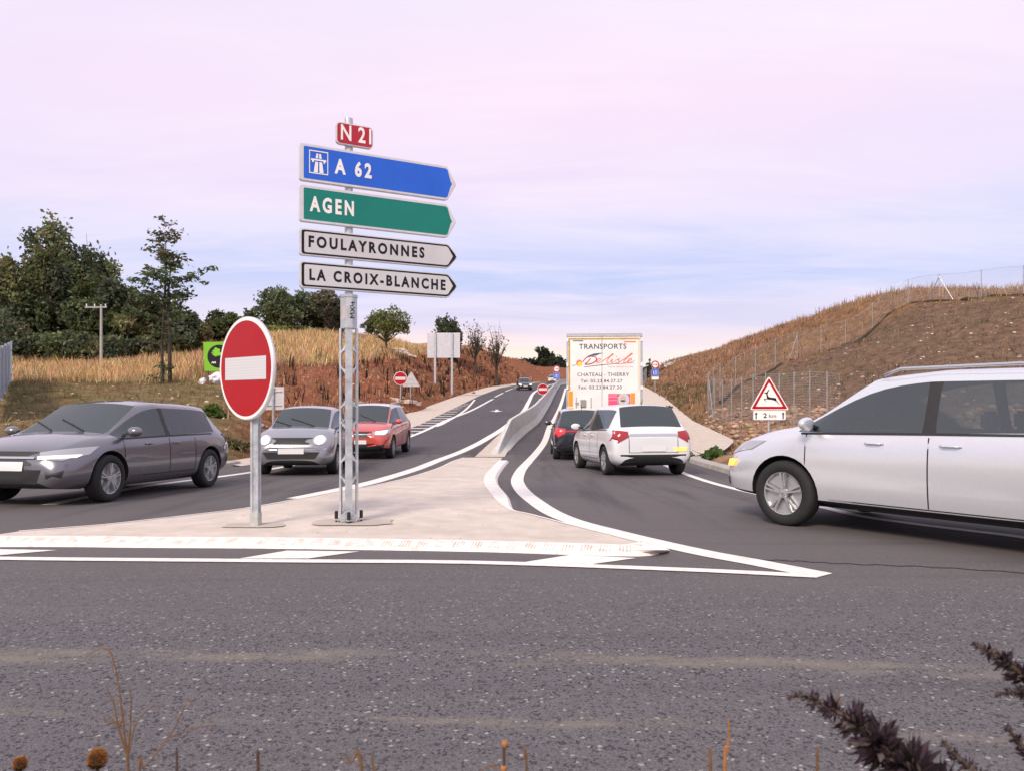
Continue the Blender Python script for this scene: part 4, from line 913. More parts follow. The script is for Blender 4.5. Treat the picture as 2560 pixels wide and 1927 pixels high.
    for v in b.verts:
        ms = [f.material_index for f in v.link_faces]
        if 1 in ms and len(set(ms)) > 1 and sum(1 for e in v.link_edges if len({f.material_index == 1 for f in e.link_faces}) > 1) == 2:
            e2 = [e for e in v.link_edges if len({f.material_index == 1 for f in e.link_faces}) > 1]; d1 = e2[0].other_vert(v).co-v.co; d2 = e2[1].other_vert(v).co-v.co
            if d1.angle(d2) < 2.4: v[vl] = .75
    b.to_mesh(me); b.free()
    tmp = bpy.data.objects.new('cage', me); COL.objects.link(tmp); sb = tmp.modifiers.new('s', 'SUBSURF'); sb.levels = 2; sb.render_levels = 2
    cb = MB(); ar = wheel+.055
    for wx in (xa, xb):
        for sd in (1, -1): cb.lathe([(.001, sd*(hw-.30)), (ar, sd*(hw-.30)), (ar, sd*(hw+.25)), (.001, sd*(hw+.25))], c=(wx, 0, wheel), axis='y', n=32)
    cme = bpy.data.meshes.new('cut'); cme.from_pydata(cb.V, [], cb.F); bq = bmesh.new(); bq.from_mesh(cme); bmesh.ops.remove_doubles(bq, verts=bq.verts, dist=.003); bmesh.ops.recalc_face_normals(bq, faces=bq.faces); bq.to_mesh(cme); bq.free()
    cme.materials.append(M_trim); cut = bpy.data.objects.new('cut', cme); COL.objects.link(cut)
    bm_ = tmp.modifiers.new('b', 'BOOLEAN'); bm_.operation = 'DIFFERENCE'; bm_.object = cut; bm_.solver = 'EXACT'
    try: bm_.material_mode = 'TRANSFER'
    except Exception: pass
    dg = bpy.context.evaluated_depsgraph_get(); ev = bpy.data.meshes.new_from_object(tmp.evaluated_get(dg))
    bpy.data.objects.remove(tmp); bpy.data.objects.remove(cut)
    matn = [m.name if m else '' for m in ev.materials]
    full = bmesh.new(); full.from_mesh(ev); bvh = BVHTree.FromBMesh(full)
    def take(idx, nm, par, mt, split=False):
        g = full.copy(); bmesh.ops.delete(g, geom=[f for f in g.faces if matn[f.material_index] not in idx], context='FACES')
        if not g.faces: g.free(); return []
        for f in g.faces: f.material_index = 0; f.smooth = True
        groups = []
        if split:
            left = set(g.faces)
            while left:
                f0 = left.pop(); st = [f0]; comp = [f0]
                while st:
                    f = st.pop()
                    for e in f.edges:
                        for h in e.link_faces:
                            if h in left: left.discard(h); st.append(h); comp.append(h)
                groups.append(comp)
        else: groups = [list(g.faces)]
        out = []
        for comp in groups:
            vs = {}; VV = []; FF = []
            for f in comp:
                FF.append([])
                for v in f.verts:
                    if v.index not in vs: vs[v.index] = len(VV); VV.append(tuple(v.co))
                    FF[-1].append(vs[v.index])
            cx_ = sum(v[0] for v in VV)/len(VV); cy_ = sum(v[1] for v in VV)/len(VV)
            n_ = nm
            if split: n_ = 'side_window' if abs(cy_) > .25 else ('windshield' if cx_ > 0 else 'rear_window')
            out.append(ob(n_, VV, FF, mt, par, smooth=True))
        g.free(); return out
    full.verts.index_update()
    body = take((paint.name,), 'body', t, paint)[0]
    take((M_glass.name,), 'window', t, M_glass, True)
    take((M_trim.name,), 'lower_trim', t, M_trim)
    if roof is not None and roof.name != paint.name: take((roof.name,), 'roof', t, roof)
    # pieces that follow the skin
    def skin(nm, poly, fc, m, off=.006, rings=3, dense=10, par=None):
        P = []; n = len(poly)
        for i in range(n):
            a, q = Vector(poly[i]), Vector(poly[(i+1) % n]); k = max(1, int((q-a).length*dense))
            for j in range(k): P.append(a+(q-a)*j/k)
        cen = sum(P, Vector((0, 0)))/len(P); VV = []; n = len(P)
        def proj(u, v):
            if fc == 'front': o, d = Vector((half+1, u, v)), Vector((-1, 0, 0))
            elif fc == 'rear': o, d = Vector((-half-1, -u, v)), Vector((1, 0, 0))
            elif fc == 'left': o, d = Vector((u, 3, v)), Vector((0, -1, 0))
            else: o, d = Vector((u, -3, v)), Vector((0, 1, 0))
            h = bvh.ray_cast(o, d)
            if h[0] is None or (fc in ('front', 'rear') and abs(h[0].x) < half-1.2):
                q = Vector((half if fc == 'front' else -half, u if fc == 'front' else -u, v)) if fc in ('front', 'rear') else Vector((u, hw if fc == 'left' else -hw, v)); h = bvh.find_nearest(q)
            nn = h[1]; nn = nn if nn.dot(-d) > 0 else -nn
            return h[0]+nn*off
        for k in range(rings+1):
            f = 1-k/rings*.999 if k < rings else .0
            if k == rings: VV.append(proj(*cen)); break
            for p in P: q = cen+(p-cen)*(1-k/rings); VV.append(proj(q.x, q.y))
        FF = [(k*n+j, k*n+(j+1) % n, (k+1)*n+(j+1) % n, (k+1)*n+j) for k in range(rings-1) for j in range(n)]+[((rings-1)*n+j, (rings-1)*n+(j+1) % n, rings*n) for j in range(n)]
        return ob(nm, VV, FF, m, par or t, smooth=True)
    fz = zf-.06
    if front == 'round':
        for sd in (1, -1):
            o = skin('headlight', [(sd*hw*.66+.135*math.cos(a*math.pi/12), fz-.02+.105*math.sin(a*math.pi/12)) for a in range(24)], 'front', M_lampoff, .012, 3, 20)
            skin('lamp', [(sd*hw*.66+.095*math.cos(a*math.pi/10), fz-.02+.08*math.sin(a*math.pi/10)) for a in range(20)], 'front', M_head if front_on else M_lampoff, .022, 3, 20, o)
        skin('grille', [(-.42, fz+.03), (.42, fz+.03), (.36, fz-.10), (-.36, fz-.10)], 'front', M_trim, .008)
        skin('lower_grille', [(-.58, .50), (.58, .50), (.48, .36), (-.48, .36)], 'front', M_trim, .008)
        skin('bumper_strip', [(-hw*.82, .575), (hw*.82, .575), (hw*.80, .545), (-hw*.80, .545)], 'front', M_chrome if det > 1 else M_trim, .011)
    else:
        for sd in (1, -1):
            o = skin('headlight', [(sd*hw*.46, fz+.0), (sd*hw*.93, fz+.07), (sd*hw*.93, fz-.03), (sd*hw*.80, fz-.10), (sd*hw*.50, fz-.085)], 'front', M_lampoff, .010, 3, 16)
            if front_on:
                if front == 'bar': skin('lamp', [(sd*hw*.47, fz-.055), (sd*hw*.90, fz-.035), (sd*hw*.88, fz-.065), (sd*hw*.49, fz-.085)], 'front', M_head, .018, 2, 20, o)
                else: skin('lamp', [(sd*hw*.56, fz-.0), (sd*hw*.88, fz+.03), (sd*hw*.84, fz-.06), (sd*hw*.58, fz-.07)], 'front', M_head, .018, 2, 20, o)
            skin('fog_lamp', [(sd*hw*.62, .46), (sd*hw*.84, .47), (sd*hw*.82, .38), (sd*hw*.64, .37)], 'front', M_trim, .008)
        skin('grille', [(-hw*.44, fz+.01), (hw*.44, fz+.01), (hw*.40, fz-.16), (-hw*.40, fz-.16)], 'front', M_trim, .009)
        skin('lower_grille', [(-hw*.56, .48), (hw*.56, .48), (hw*.50, .30), (-hw*.50, .30)], 'front', M_trim, .009)
        skin('grille_bar', [(-hw*.43, fz-.055), (hw*.43, fz-.055), (hw*.43, fz-.08), (-hw*.43, fz-.08)], 'front', M_chrome, .016)
    skin('number_plate', [(-.26, .575), (.26, .575), (.26, .465), (-.26, .465)], 'front', M_plate, .020)
    skin('number_plate', [(-.26, belt-.30), (.26, belt-.30), (.26, belt-.41), (-.26, belt-.41)], 'rear', M_plate, .016)
    for sd in (1, -1):
        skin('tail_light', [(sd*hw*.60, belt-.01), (sd*hw*.90, belt+.02), (sd*hw*.97, belt-.20), (sd*hw*.86, belt-.24), (sd*hw*.60, belt-.12)], 'rear', M_tailon if rear_on else M_tail, .010, 3, 16)
    skin('tailgate_strip', [(-hw*.58, belt-.05), (hw*.58, belt-.05), (hw*.58, belt-.10), (-hw*.58, belt-.10)], 'rear', M_tail if rear_on else M_chrome, .011, 2, 10)
    skin('rear_bumper', [(-hw*.80, .46), (hw*.80, .46), (hw*.74, .29), (-hw*.74, .29)], 'rear', M_trim, .010)
    for sd in (1, -1): skin('tailgate_gap', [(sd*hw*.585, belt-.08), (sd*hw*.60, belt-.08), (sd*hw*.60, .50), (sd*hw*.585, .50)], 'rear', M_seam, .004, 2, 8)
    skin('tailgate_gap', [(-hw*.60, .505), (hw*.60, .505), (hw*.60, .495), (-hw*.60, .495)], 'rear', M_seam, .004, 2, 8)
    if det > 0:
        for sd in ('left', 'right'):
            y_ = 1 if sd == 'left' else -1
            for xs in (xc-.12, -.15, xb+wheel+.14):
                skin('door_gap', [(xs, belt-.03), (xs+.011, belt-.03), (xs+.011, .34), (xs, .34)], sd, M_seam, .004, 2, 8)
            skin('sill_gap', [(xb+wheel+.14, .335), (xc-.11, .335), (xc-.11, .325), (xb+wheel+.14, .325)], sd, M_seam, .004, 2, 8)
            for xs in (-.34, -.34+ (xc-xr) + .28 - (xc-xr) + .42):
                h = MB(); hp = bvh.ray_cast(Vector((xs, y_*3, belt-.10)), Vector((0, -y_, 0)))[0]
                if hp: h.tube([hp+Vector((-.09, y_*.004, 0)), hp+Vector((-.06, y_*.03, 0)), hp+Vector((.06, y_*.03, 0)), hp+Vector((.09, y_*.004, 0))], .011, 8); h.build('door_handle', paint, t, smooth=True)
            skin('window_trim', [(-half+.15+rs+.1, belt+.032), (-.1, belt+.012), (xc-.05, belt-.018+.0), (xc-.05, belt-.036), (-.1, belt-.010), (-half+.15+rs+.1, belt+.014)], sd, M_trim, .008, 2, 6)
            # door mirror
            mr = MB(); mp = Vector((xc-.20, y_*(hw*.93+.13), zh+.045)); u = [(0, 0), (.55, .3), (.85, .65), (1, 1)]
            bmk = bmesh.new(); bmesh.ops.create_uvsphere(bmk, u_segments=16, v_segments=10, radius=1)
            for v in bmk.verts: v.co = Vector((v.co.x*.085*(1.0 if v.co.x > 0 else .35), v.co.y*.115, v.co.z*.072))+mp
            mm_ = bpy.data.meshes.new('mirror'); bmk.to_mesh(mm_); bmk.free(); mm_.materials.append(paint); mm_.polygons.foreach_set('use_smooth', [True]*len(mm_.polygons)); mo = link('mirror', mm_, t)
            mr.bar((xc-.19, y_*hw*.88, zh-.0), (xc-.20, y_*(hw*.93+.07), zh+.03), .05, .03); mr.build('mirror_arm', M_trim, mo)
            if kind == 'suv':
                h = MB(); h.tube([(-half+rs+.35, y_*hw*.655, H-.045), (-half+rs+.5, y_*hw*.66, H+.012), (xr-.25, y_*hw*.665, H-.0), (xr-.08, y_*hw*.655, H-.06)], .016, 8); h.build('roof_rail', M_chrome, t, smooth=True)
        for wp in ((.05, .30), (-.45, -.12)):
            h = MB(); pts = []
            for k in range(6):
                yy = wp[0]-(wp[0]-wp[1]-.42)*0+(-.55*k/5 if wp[0] > 0 else -.45*k/5)+.25; hp = bvh.ray_cast(Vector((xc-.02-k*.055, yy, 3)), Vector((0, 0, -1)))[0]
                if hp: pts.append(hp+Vector((0, 0, .012)))
            if len(pts) > 2: h.tube(pts, .009, 6); h.build('wiper', M_trim, t)
        an = MB(); hp = bvh.ray_cast(Vector((-half+rs+.42, 0, 3)), Vector((0, 0, -1)))[0]
        if hp: an.tube([hp, hp+Vector((-.09, 0, .11))], [.010, .004], 6); an.build('aerial', M_trim, t)
    for wx in (xa, xb):
        for sd in (1, -1): make_wheel(t, wx, sd*(hw-.115), wheel, .205, sd)
    ax = MB(); ax.box((0, 0, .26), (half*.78, hw*.62, .05)); ax.build('underbody', M_trim, t)
    M_in = M_trim
    for sx in (xr-.75, xb+wheel+.25):
        for sy in ((-.37, .37) if sx > 0 or True else (0,)):
            q = MB(); q.box((sx+.12, sy*hw/.9, .46), (.26, .24, .09)); q.box((sx-.16, sy*hw/.9, .74), (.07, .23, .30), 0); q.box((sx-.20, sy*hw/.9, min(H-.28, 1.14)), (.05, .12, .09)); q.build('seat', M_seat, t, bevel=.03)
    q = MB(); q.box((xc-.18, 0, belt-.12), (.20, hw*.80, .10)); q.build('dashboard', M_trim, t, bevel=.03)
    q = MB(); q.lathe([(.165, -.012), (.185, 0), (.165, .012), (.150, 0), (.165, -.012)], n=20); o = q.build('steering_wheel', M_trim, t, smooth=True); o.location = (xc-.52, hw*.42, belt-.06); o.rotation_euler = (0, R(-65), 0)
    full.free(); return t, skin

P_grey = car_paint('grey_metallic', (.17, .165, .19)); P_grey2 = car_paint('silver_grey_paint', (.30, .30, .33)); P_red = car_paint('red_paint', (.55, .075, .060), .05); P_white = car_paint('white_paint', (.70, .72, .76), .0); P_dark = car_paint('dark_blue_paint', (.030, .034, .052)); P_silver = car_paint('silver_paint', (.70, .72, .77), .5)
P_roof = car_paint('pale_roof', (.62, .64, .68), .1); P_black = car_paint('black_paint', (.022, .022, .028))  # pale_roof: roof panels coloured paler than the body below
build_car('hatchback', 'grey metallic car with slim lit light bars, widest of the three entering cars', -6.2, 11.75, R(-98), 4.15, 1.80, 1.44, P_grey, front='bar', wheel=.325)
build_car('hatchback', 'silver grey small car with round lit headlights between no-entry pole and lattice mast', -4.68, 17.5, R(-86), 3.75, 1.68, 1.50, P_grey2, hz=.98, front='round', wheel=.30, hoodlen=.88, rake=.34)
build_car('hatchback', 'red crossover with lit headlight and silver roof waiting behind the lattice mast', -4.30, 23.55, R(-92), 4.15, 1.78, 1.60, P_red, hz=1.02, belt=1.0, front='wide', kind='suv', wheel=.33, roof=P_roof, clad=True)
th_, hd_ = R(102), 0
t_white, sk = build_car('hatchback', 'white hatchback leaving with amber indicator lit, close behind the dark car', 2.60, 17.5, R(99), 3.95, 1.76, 1.52, P_white, front='wide', front_on=False, wheel=.31, rear_on=False, rake=.36, hoodlen=.9)
sk('indicator', [(.44, .60), (.72, .60), (.70, .53), (.46, .52)], 'rear', M_amber, .016, 3, 20)
t_dark, sk = build_car('hatchback', 'dark hatchback with pale roof and red tail lights right behind the lorry', 2.02, 23.0, R(89), 3.65, 1.66, 1.47, P_dark, front='wide', front_on=False, wheel=.29, rear_on=True, rake=.34, roof=P_roof, hoodlen=.85)
t_suv, sk = build_car('hatchback', 'large silver car with black roof rails sweeping past in front of the deer sign', 4.44, 7.60, R(127), 4.45, 1.86, 1.64, P_silver, hz=1.05, belt=1.02, kind='suv', front='wide', front_on=False, wheel=.35, clad=True)
sk('indicator', [(.66, .66), (.84, .68), (.83, .60), (.67, .58)], 'front', M_amber, .020, 3, 20)
for a_ in (1.55, -1.2):
    pass
build_car('hatchback', 'small dark car with lit headlights coming down the far hill', (1311-CX)*93/F0, 95.0, R(-86), 4.1, 1.76, 1.52, P_black, front='wide', wheel=.31, det=1)
build_car('hatchback', 'tiny white car partly behind the 110 sign near the hill crest', (1383-CX)*150/F0, 152.0, R(-95), 4.2, 1.78, 1.55, P_white, front='wide', front_on=False, wheel=.32, det=1)

# ------------------------------------------------------------------ lorry seen from behind
TX, TY = 3.13, 25.75; TG = float(rz(TY)); TH_ = R(-4.3)
lorry = empty('lorry_trailer', (TX, TY, TG), 'white lorry trailer with TRANSPORTS lettering on its rear doors', 'lorry', rz=TH_)
Lt, Wt, z0t, z1t = 12.8, 2.50, 1.12, 3.83
M_tw = mat('lorry_white', (.80, .775, .77), .45, noise=(1.2, .10)); M_ochre = mat('ochre_edge', (.50, .31, .08), .55, noise=(5, .25)); M_cream = mat('faded_edge', (.66, .58, .44), .55); M_steel = mat('door_steel', (.52, .53, .56), .4, .5, noise=(8, .12))
M_navy = mat('navy_film', (.022, .035, .10), .45); M_salmon = mat('salmon_film', hexlin('EE7A6B'), .5); M_crim = mat('crimson_film', hexlin('A8244C'), .5); M_yel = mat('yellow_film', hexlin('FFD24A'), .5); M_or = mat('orange_film', hexlin('F59A1E'), .5); M_pink = mat('pink_film', hexlin('E2557F'), .5); M_slate = mat('slate_film', (.07, .11, .20), .45)
mb = MB(); mb.box((0, Lt/2+.02, (z0t+z1t)/2), (Wt/2, Lt/2, (z1t-z0t)/2)); mb.build('box_body', M_tw, lorry, bevel=.02)
mb = MB(); mb.box((0, Lt/2, z1t+.02), (Wt/2+.02, Lt/2+.03, .045)); mb.build('roof_edge', mat('roof_grey', (.22, .23, .25), .5), lorry, bevel=.01)
# coordinates on the rear face from the photo crop (1400,820)-(1640,1060)
def LU(zx, zy): return ((zx-130)/1305*2.56-1.28, 3.87-(zy-120)*.001962)
fL = lambda u, v, d=0: Vector((u, -.0-d, v))
def lrect(name, x0, y0, x1, y1, m, d0, d1, par, bev=0):
    a = LU(x0, y1); b = LU(x1, y0); mb = MB(); mb.prism([(a[0], a[1]), (b[0], a[1]), (b[0], b[1]), (a[0], b[1])], fL, d0, d1); return mb.build(name, m, par, bevel=bev)
doors = []
for xa_, xb_ in ((160, 738), (746, 1400)): doors.append(lrect('rear_door', xa_, 160, xb_, 1480, M_tw, .0, .035, lorry, .006))
for xa_, xb_ in ((128, 158), (1404, 1436)): lrect('corner_post', xa_, 130, xb_, 1560, M_steel, -.03, .05, lorry, .008)
lrect('header_rail', 128, 118, 1436, 158, M_steel, -.02, .055, lorry, .006)
for xx in (146, 1420):
    for yy in (215, 640, 1040, 1400):
        a = LU(xx, yy); mb = MB(); mb.box((a[0], -.06, a[1]), (.035, .02, .06)); mb.build('hinge', M_tw, lorry, bevel=.005)
lrect('edge_band', 166, 215, 194, 1078, M_ochre, .036, .040, lorry); lrect('edge_band', 168, 182, 1384, 210, M_ochre, .036, .041, lorry); lrect('edge_band', 1362, 215, 1384, 1070, M_cream, .036, .040, lorry)
def lw(s, x0, y0, x1, y1, m, bold=.01, space=1.0, shear=0, par=None):
    a = LU(x0, y1); b = LU(x1, y0); return put_text('lettering', s, (a[0], a[1], b[0], b[1]), fL, .0365, m, par or lorry, bold=bold, space=space, shear=shear)
lw('TRANSPORTS', 345, 282, 1160, 374, M_navy, .012, 1.05); lw('CHATEAU - THIERRY', 318, 778, 1206, 842, M_navy, .008, 1.05); lw('Tel: 03.23.84.27.27', 372, 890, 1090, 948, M_navy, .012, 1.1); lw('Fax: 03.23.84.27.20', 340, 1000, 1080, 1060, M_navy, .012, 1.1)
lw('www.delisle-sa.com', 850, 660, 1280, 690, M_salmon, .0, 1.05); lw('90', 280, 1285, 345, 1342, M_slate, .02)
def strokes(nm, lst, w, m, off=.037):
    V, Fc = [], []
    for s_ in lst:
        C = catmull([LU(*p) for p in s_], 6); n = len(C); ws = np.array([w*(.55+.6*math.sin(math.pi*min(1, .15+.85*k/(n-1)))) for k in range(n)]); v, q = ribbon2(C, ws); n0 = len(V); V += v; Fc += [tuple(i+n0 for i in r_) for r_ in q]
    return flat(nm, V, Fc, fL, off, m, lorry)
strokes('script_initial', [[(545, 530), (500, 590), (450, 632), (520, 632), (600, 605), (648, 560), (630, 515), (560, 500), (480, 520), (430, 560)]], .034, M_crim)
strokes('script_lettering', [[(645, 600), (695, 580), (712, 550), (690, 538), (655, 572), (655, 606), (695, 612), (745, 580)], [(745, 585), (840, 520), (930, 470), (915, 462), (850, 540), (822, 592), (842, 608), (880, 592)], [(880, 595), (918, 552), (905, 600), (925, 606), (968, 575)], [(968, 575), (1035, 542), (1022, 565), (1035, 592), (1005, 612), (965, 606)],
    [(1035, 600), (1130, 540), (1255, 462), (1232, 458), (1150, 545), (1110, 596), (1130, 608), (1165, 595)], [(1165, 598), (1222, 575), (1245, 548), (1215, 542), (1182, 580), (1188, 606), (1228, 608), (1305, 566)]], .030, M_salmon)
strokes('script_dot', [[(978, 506), (998, 498)]], .016, M_navy)
sw = [(405, 600), (412, 575), (450, 530), (520, 480), (600, 450), (690, 440), (768, 440), (700, 460), (640, 490), (610, 490), (540, 495), (480, 525), (440, 565), (415, 600)]
bmd = bmesh.new(); bmesh.ops.triangulate(bmd, faces=[bmd.faces.new([bmd.verts.new((*LU(*p), 0)) for p in sw])]); bmd.verts.index_update(); V = [(v.co.x, v.co.y) for v in bmd.verts]; Fc = [tuple(v.index for v in q.verts) for q in bmd.faces]; bmd.free(); flat('swoosh', V, Fc, fL, .0362, M_slate, lorry)
c_ = LU(350, 612); flat('ball_emblem', disc2(c_, .108, 30), [tuple(range(30))], fL, .0374, M_salmon, lorry); c_ = LU(362, 630); flat('ball_highlight', disc2(c_, .078, 30), [tuple(range(30))], fL, .0378, M_yel, lorry)
strokes('underline', [[(228, 656), (262, 650), (300, 640)]], .018, M_navy); strokes('underline', [[(425, 682), (640, 655), (900, 632), (1290, 612)]], .020, M_navy)
lrect('orange_marker', 165, 1095, 240, 1355, M_or, .036, .041, lorry); lrect('orange_marker', 1230, 1125, 1305, 1312, M_or, .036, .042, lorry)
ad = lrect('advert_panel', 848, 1138, 1225, 1480, M_pink, .036, .0405, lorry); c_ = LU(1110, 1240); flat('advert_disc', disc2(c_, .19, 30, .22), [tuple(range(30))], fL, .0418, mat('pale_blue_film', (.50, .60, .66), .5), ad); c_ = LU(1100, 1235); flat('advert_shape', disc2(c_, .10, 24, .13), [tuple(range(24))], fL, .0424, mat('skin_film', (.62, .42, .36), .5), ad); c_ = LU(1100, 1258); flat('advert_dark', disc2(c_, .085, 20, .025), [tuple(range(20))], fL, .043, M_ink, ad)
for yy in (1168, 1196, 1252): 
    a = LU(858, yy+5); b = LU(1000, yy-5); flat('advert_line', [(a[0], a[1]), (b[0], a[1]), (b[0], b[1]), (a[0], b[1])], [(0, 1, 2, 3)], fL, .0418, mat('pale_pink_film', (.75, .42, .52), .5), ad)
lrect('small_mark', 236, 222, 420, 240, M_slate, .036, .038, lorry); lrect('small_mark', 1115, 240, 1325, 262, M_salmon, .036, .038, lorry)
lrect('door_box', 372, 1240, 465, 1365, mat('box_grey', (.30, .28, .26), .5), .036, .09, lorry, .01)
for uu in (-.95, -.45, .45, .95):
    mb = MB(); mb.tube([(uu, -.055, 1.15), (uu, -.055, 1.75)], .014, 8); mb.build('lock_rod', M_steel, lorry)
mb = MB(); mb.box((0, .05, .98), (Wt/2, .10, .13)); mb.build('rear_beam', M_steel, lorry, bevel=.01)
mb = MB(); mb.box((0, .0, .55), (1.15, .05, .07)); mb.build('bumper_bar', M_steel, lorry, bevel=.01)
for sd in (-1, 1):
    mb = MB(); mb.box((sd*.95, -.06, .98), (.24, .025, .07)); mb.build('tail_light', M_tail, lorry, bevel=.008); mb = MB(); mb.box((sd*.7, .02, .76), (.04, .04, .18)); mb.build('bumper_bracket', M_trim, lorry)
    mb = MB(); mb.box((sd*.85, 1.4, .62), (.32, .02, .30)); mb.build('mudflap', M_trim, lorry)
    mb = MB(); mb.box((sd*(Wt/2-.06), 6.6, .72), (.02, 2.4, .22)); mb.build('side_guard', M_steel, lorry)
    for ax_ in (2.1, 3.42, 4.74):
        for k in (0,): 
            w = MB(); w.lathe([(.30, -.17), (.48, -.17), (.52, -.12), (.52, .12), (.48, .17), (.30, .17), (.28, .1), (.28, -.1), (.30, -.17)], c=(0, 0, 0), axis='y', n=28)
            o = w.build('wheel', M_tyre, lorry, smooth=True); o.rotation_euler = (0, 0, R(90)); o.location = (sd*1.05, ax_, .52)
            h = MB(); h.lathe([(.29, -sd*.15), (.26, -sd*.12), (.12, -sd*.02), (.11, -sd*.10), (.01, -sd*.11)], axis='y', n=20); h.build('rim', M_rim, o)
mb = MB(); mb.box((0, 6.4, .98), (.55, 6.2, .13)); mb.build('chassis', M_trim, lorry)
# ------------------------------------------------------------------ fences
def wire_mat():
    m = bpy.data.materials.new('wire_mesh'); m.use_nodes = True; t = m.node_tree; b = t.nodes['Principled BSDF']; L = t.links.new
    b.inputs['Base Color'].default_value = (.50, .50, .52, 1); b.inputs['Metallic'].default_value = .3; b.inputs['Roughness'].default_value = .5
    u = t.nodes.new('ShaderNodeUVMap'); sp = t.nodes.new('ShaderNodeSeparateXYZ'); L(u.outputs[0], sp.inputs[0])
    a = mth(t, 'LESS_THAN', mth(t, 'FRACT', mth(t, 'MULTIPLY', sp.outputs[0], 1/.10)), .05); c = mth(t, 'LESS_THAN', mth(t, 'FRACT', mth(t, 'MULTIPLY', sp.outputs[1], 1/.10)), .05)
    low = mth(t, 'MULTIPLY', mth(t, 'LESS_THAN', sp.outputs[1], .55), mth(t, 'LESS_THAN', mth(t, 'FRACT', mth(t, 'MULTIPLY', sp.outputs[0], 1/.012)), .06))
    tr = t.nodes.new('ShaderNodeBsdfTransparent'); ms = t.nodes.new('ShaderNodeMixShader'); L(mth(t, 'MAXIMUM', mth(t, 'MAXIMUM', a, c), low), ms.inputs[0]); L(tr.outputs[0], ms.inputs[1]); L(b.outputs[0], ms.inputs[2]); L(ms.outputs[0], t.nodes['Material Output'].inputs[0]); return m
M_wire = wire_mat(); M_fpost = galv('fence_post', (.36, .365, .37))
def fence(lab, pts, h, step, name='wire_fence', pr=.024, stays=(), base_edge=False):
    C = catmull(pts, 10); acc = [0]; 
    for i in range(1, len(C)): acc.append(acc[-1]+np.linalg.norm(C[i]-C[i-1]))
    Lg = acc[-1]; n = max(2, int(Lg/.5)); S = np.linspace(0, Lg, n); xs = np.interp(S, acc, [c[0] for c in C]); ys = np.interp(S, acc, [c[1] for c in C]); zs = T(xs, ys)
    k = np.ones(5)/5; zs = np.convolve(np.pad(zs, 2, mode='edge'), k, 'valid')
    o0 = Vector((float(xs[0]), float(ys[0]), float(zs[0]))); t = empty(name, o0, lab, 'fence')
    V = []; U = []
    for i in range(n):
        V += [(xs[i]-o0.x, ys[i]-o0.y, zs[i]+.02-o0.z), (xs[i]-o0.x, ys[i]-o0.y, zs[i]+h-o0.z)]; U += [(S[i], 0), (S[i], h)]
    Fc = [(2*i, 2*i+2, 2*i+3, 2*i+1) for i in range(n-1)]; o = ob('wire_panel', V, Fc, M_wire, t); ul = o.data.uv_layers.new(name='m')
    for l in o.data.loops: ul.data[l.index].uv = U[l.vertex_index]
    m = MB()
    for hh in (.03, h): m.tube([(xs[i]-o0.x, ys[i]-o0.y, zs[i]+hh-o0.z) for i in range(n)], .008, 4)
    m.build('tension_wire', M_fpost, t)
    if base_edge:
        m = MB(); m.tube([(xs[i]-o0.x, ys[i]-o0.y-.15, zs[i]-.02-o0.z+.05*math.sin(i*1.7)) for i in range(n)], [.10+.05*math.sin(i*2.3+1) for i in range(n)], 6); m.build('root_mat', mat('dark_turf', (.045, .035, .025), .95, noise=(4, .4)), t)
    np_ = int(Lg/step)+1
    for q in range(np_):
        s = q*step; x = float(np.interp(s, S, xs)); y = float(np.interp(s, S, ys)); z = float(np.interp(s, S, zs)); lx = .0 if q % 4 else 0
        m = MB(); m.tube([(x-o0.x, y-o0.y, z-.4-o0.z), (x-o0.x+lx, y-o0.y, z+h+.06-o0.z)], pr, 8); p = m.build('post', M_fpost, t)
        if q in stays:
            for sg in (-1, 1):
                s2 = min(max(s+sg*1.0, 0), Lg); x2 = float(np.interp(s2, S, xs)); y2 = float(np.interp(s2, S, ys)); z2 = float(np.interp(s2, S, zs)); m = MB(); m.tube([(x2-o0.x, y2-o0.y, z2-.1-o0.z), (x-o0.x, y-o0.y, z+h*.92-o0.z)], .024, 6); m.build('stay', M_fpost, p)
    return t
def XY(px, y): return ((px-CX)*y/F0, y)
fence('wire fence climbing the mound and running along its top against the sky', [XY(1800, 41.5), XY(1848, 44), XY(1956, 48), XY(2072, 51), XY(2181, 53), XY(2268, 53), XY(2347, 50.5), XY(2472, 48), XY(2560, 46), XY(2760, 41)], 1.75, 2.6, stays=(4, 9, 12), base_edge=True)
fence('tall wire fence standing behind the deer sign at the foot of the mound', [XY(1800, 43), XY(1768, 40.5), XY(1800, 37.5), XY(1880, 33.5), XY(1990, 29.5), XY(2100, 26.3)], 2.0, 1.25, stays=(3,))
fence('far wire fence at the foot of the bank behind the lorry', [XY(1608, 108), XY(1616, 118), XY(1606, 135)], 2.2, 3.0)
# slatted steel fence at the left edge
p0, p1 = XY(-40, 20.0), XY(26, 36.0); d = Vector((p1[0]-p0[0], p1[1]-p0[1], 0)); Lg = d.length; d.normalize(); an = math.atan2(d.y, d.x)
za, zb = T1(*p0), T1(*p1); t = empty('slatted_fence', (p0[0], p0[1], za), 'pale blue steel fence of close upright slats at the edge of the dry field', 'fence')
M_slat = mat('blue_grey_steel', (.36, .42, .50), .45, .3, noise=(2, .12)); m = MB(); n = int(Lg/.17)
for k in range(n):
    s = k*.17; z = za+(zb-za)*s/Lg-za; m.box((d.x*s, d.y*s, z+.92), (.075, .012, .92), an)
m.build('slats', M_slat, t)
for hh in (.35, 1.5):
    m = MB(); m.bar((0, .0, hh), (d.x*Lg, d.y*Lg, zb-za+hh), .05, .04); m.build('rail', M_slat, t)
for k in range(7):
    s = Lg*k/6; m = MB(); m.box((d.x*s+.05, d.y*s-.02, (zb-za)*s/Lg+.9), (.04, .04, 1.0), an); m.build('post', M_slat, t)
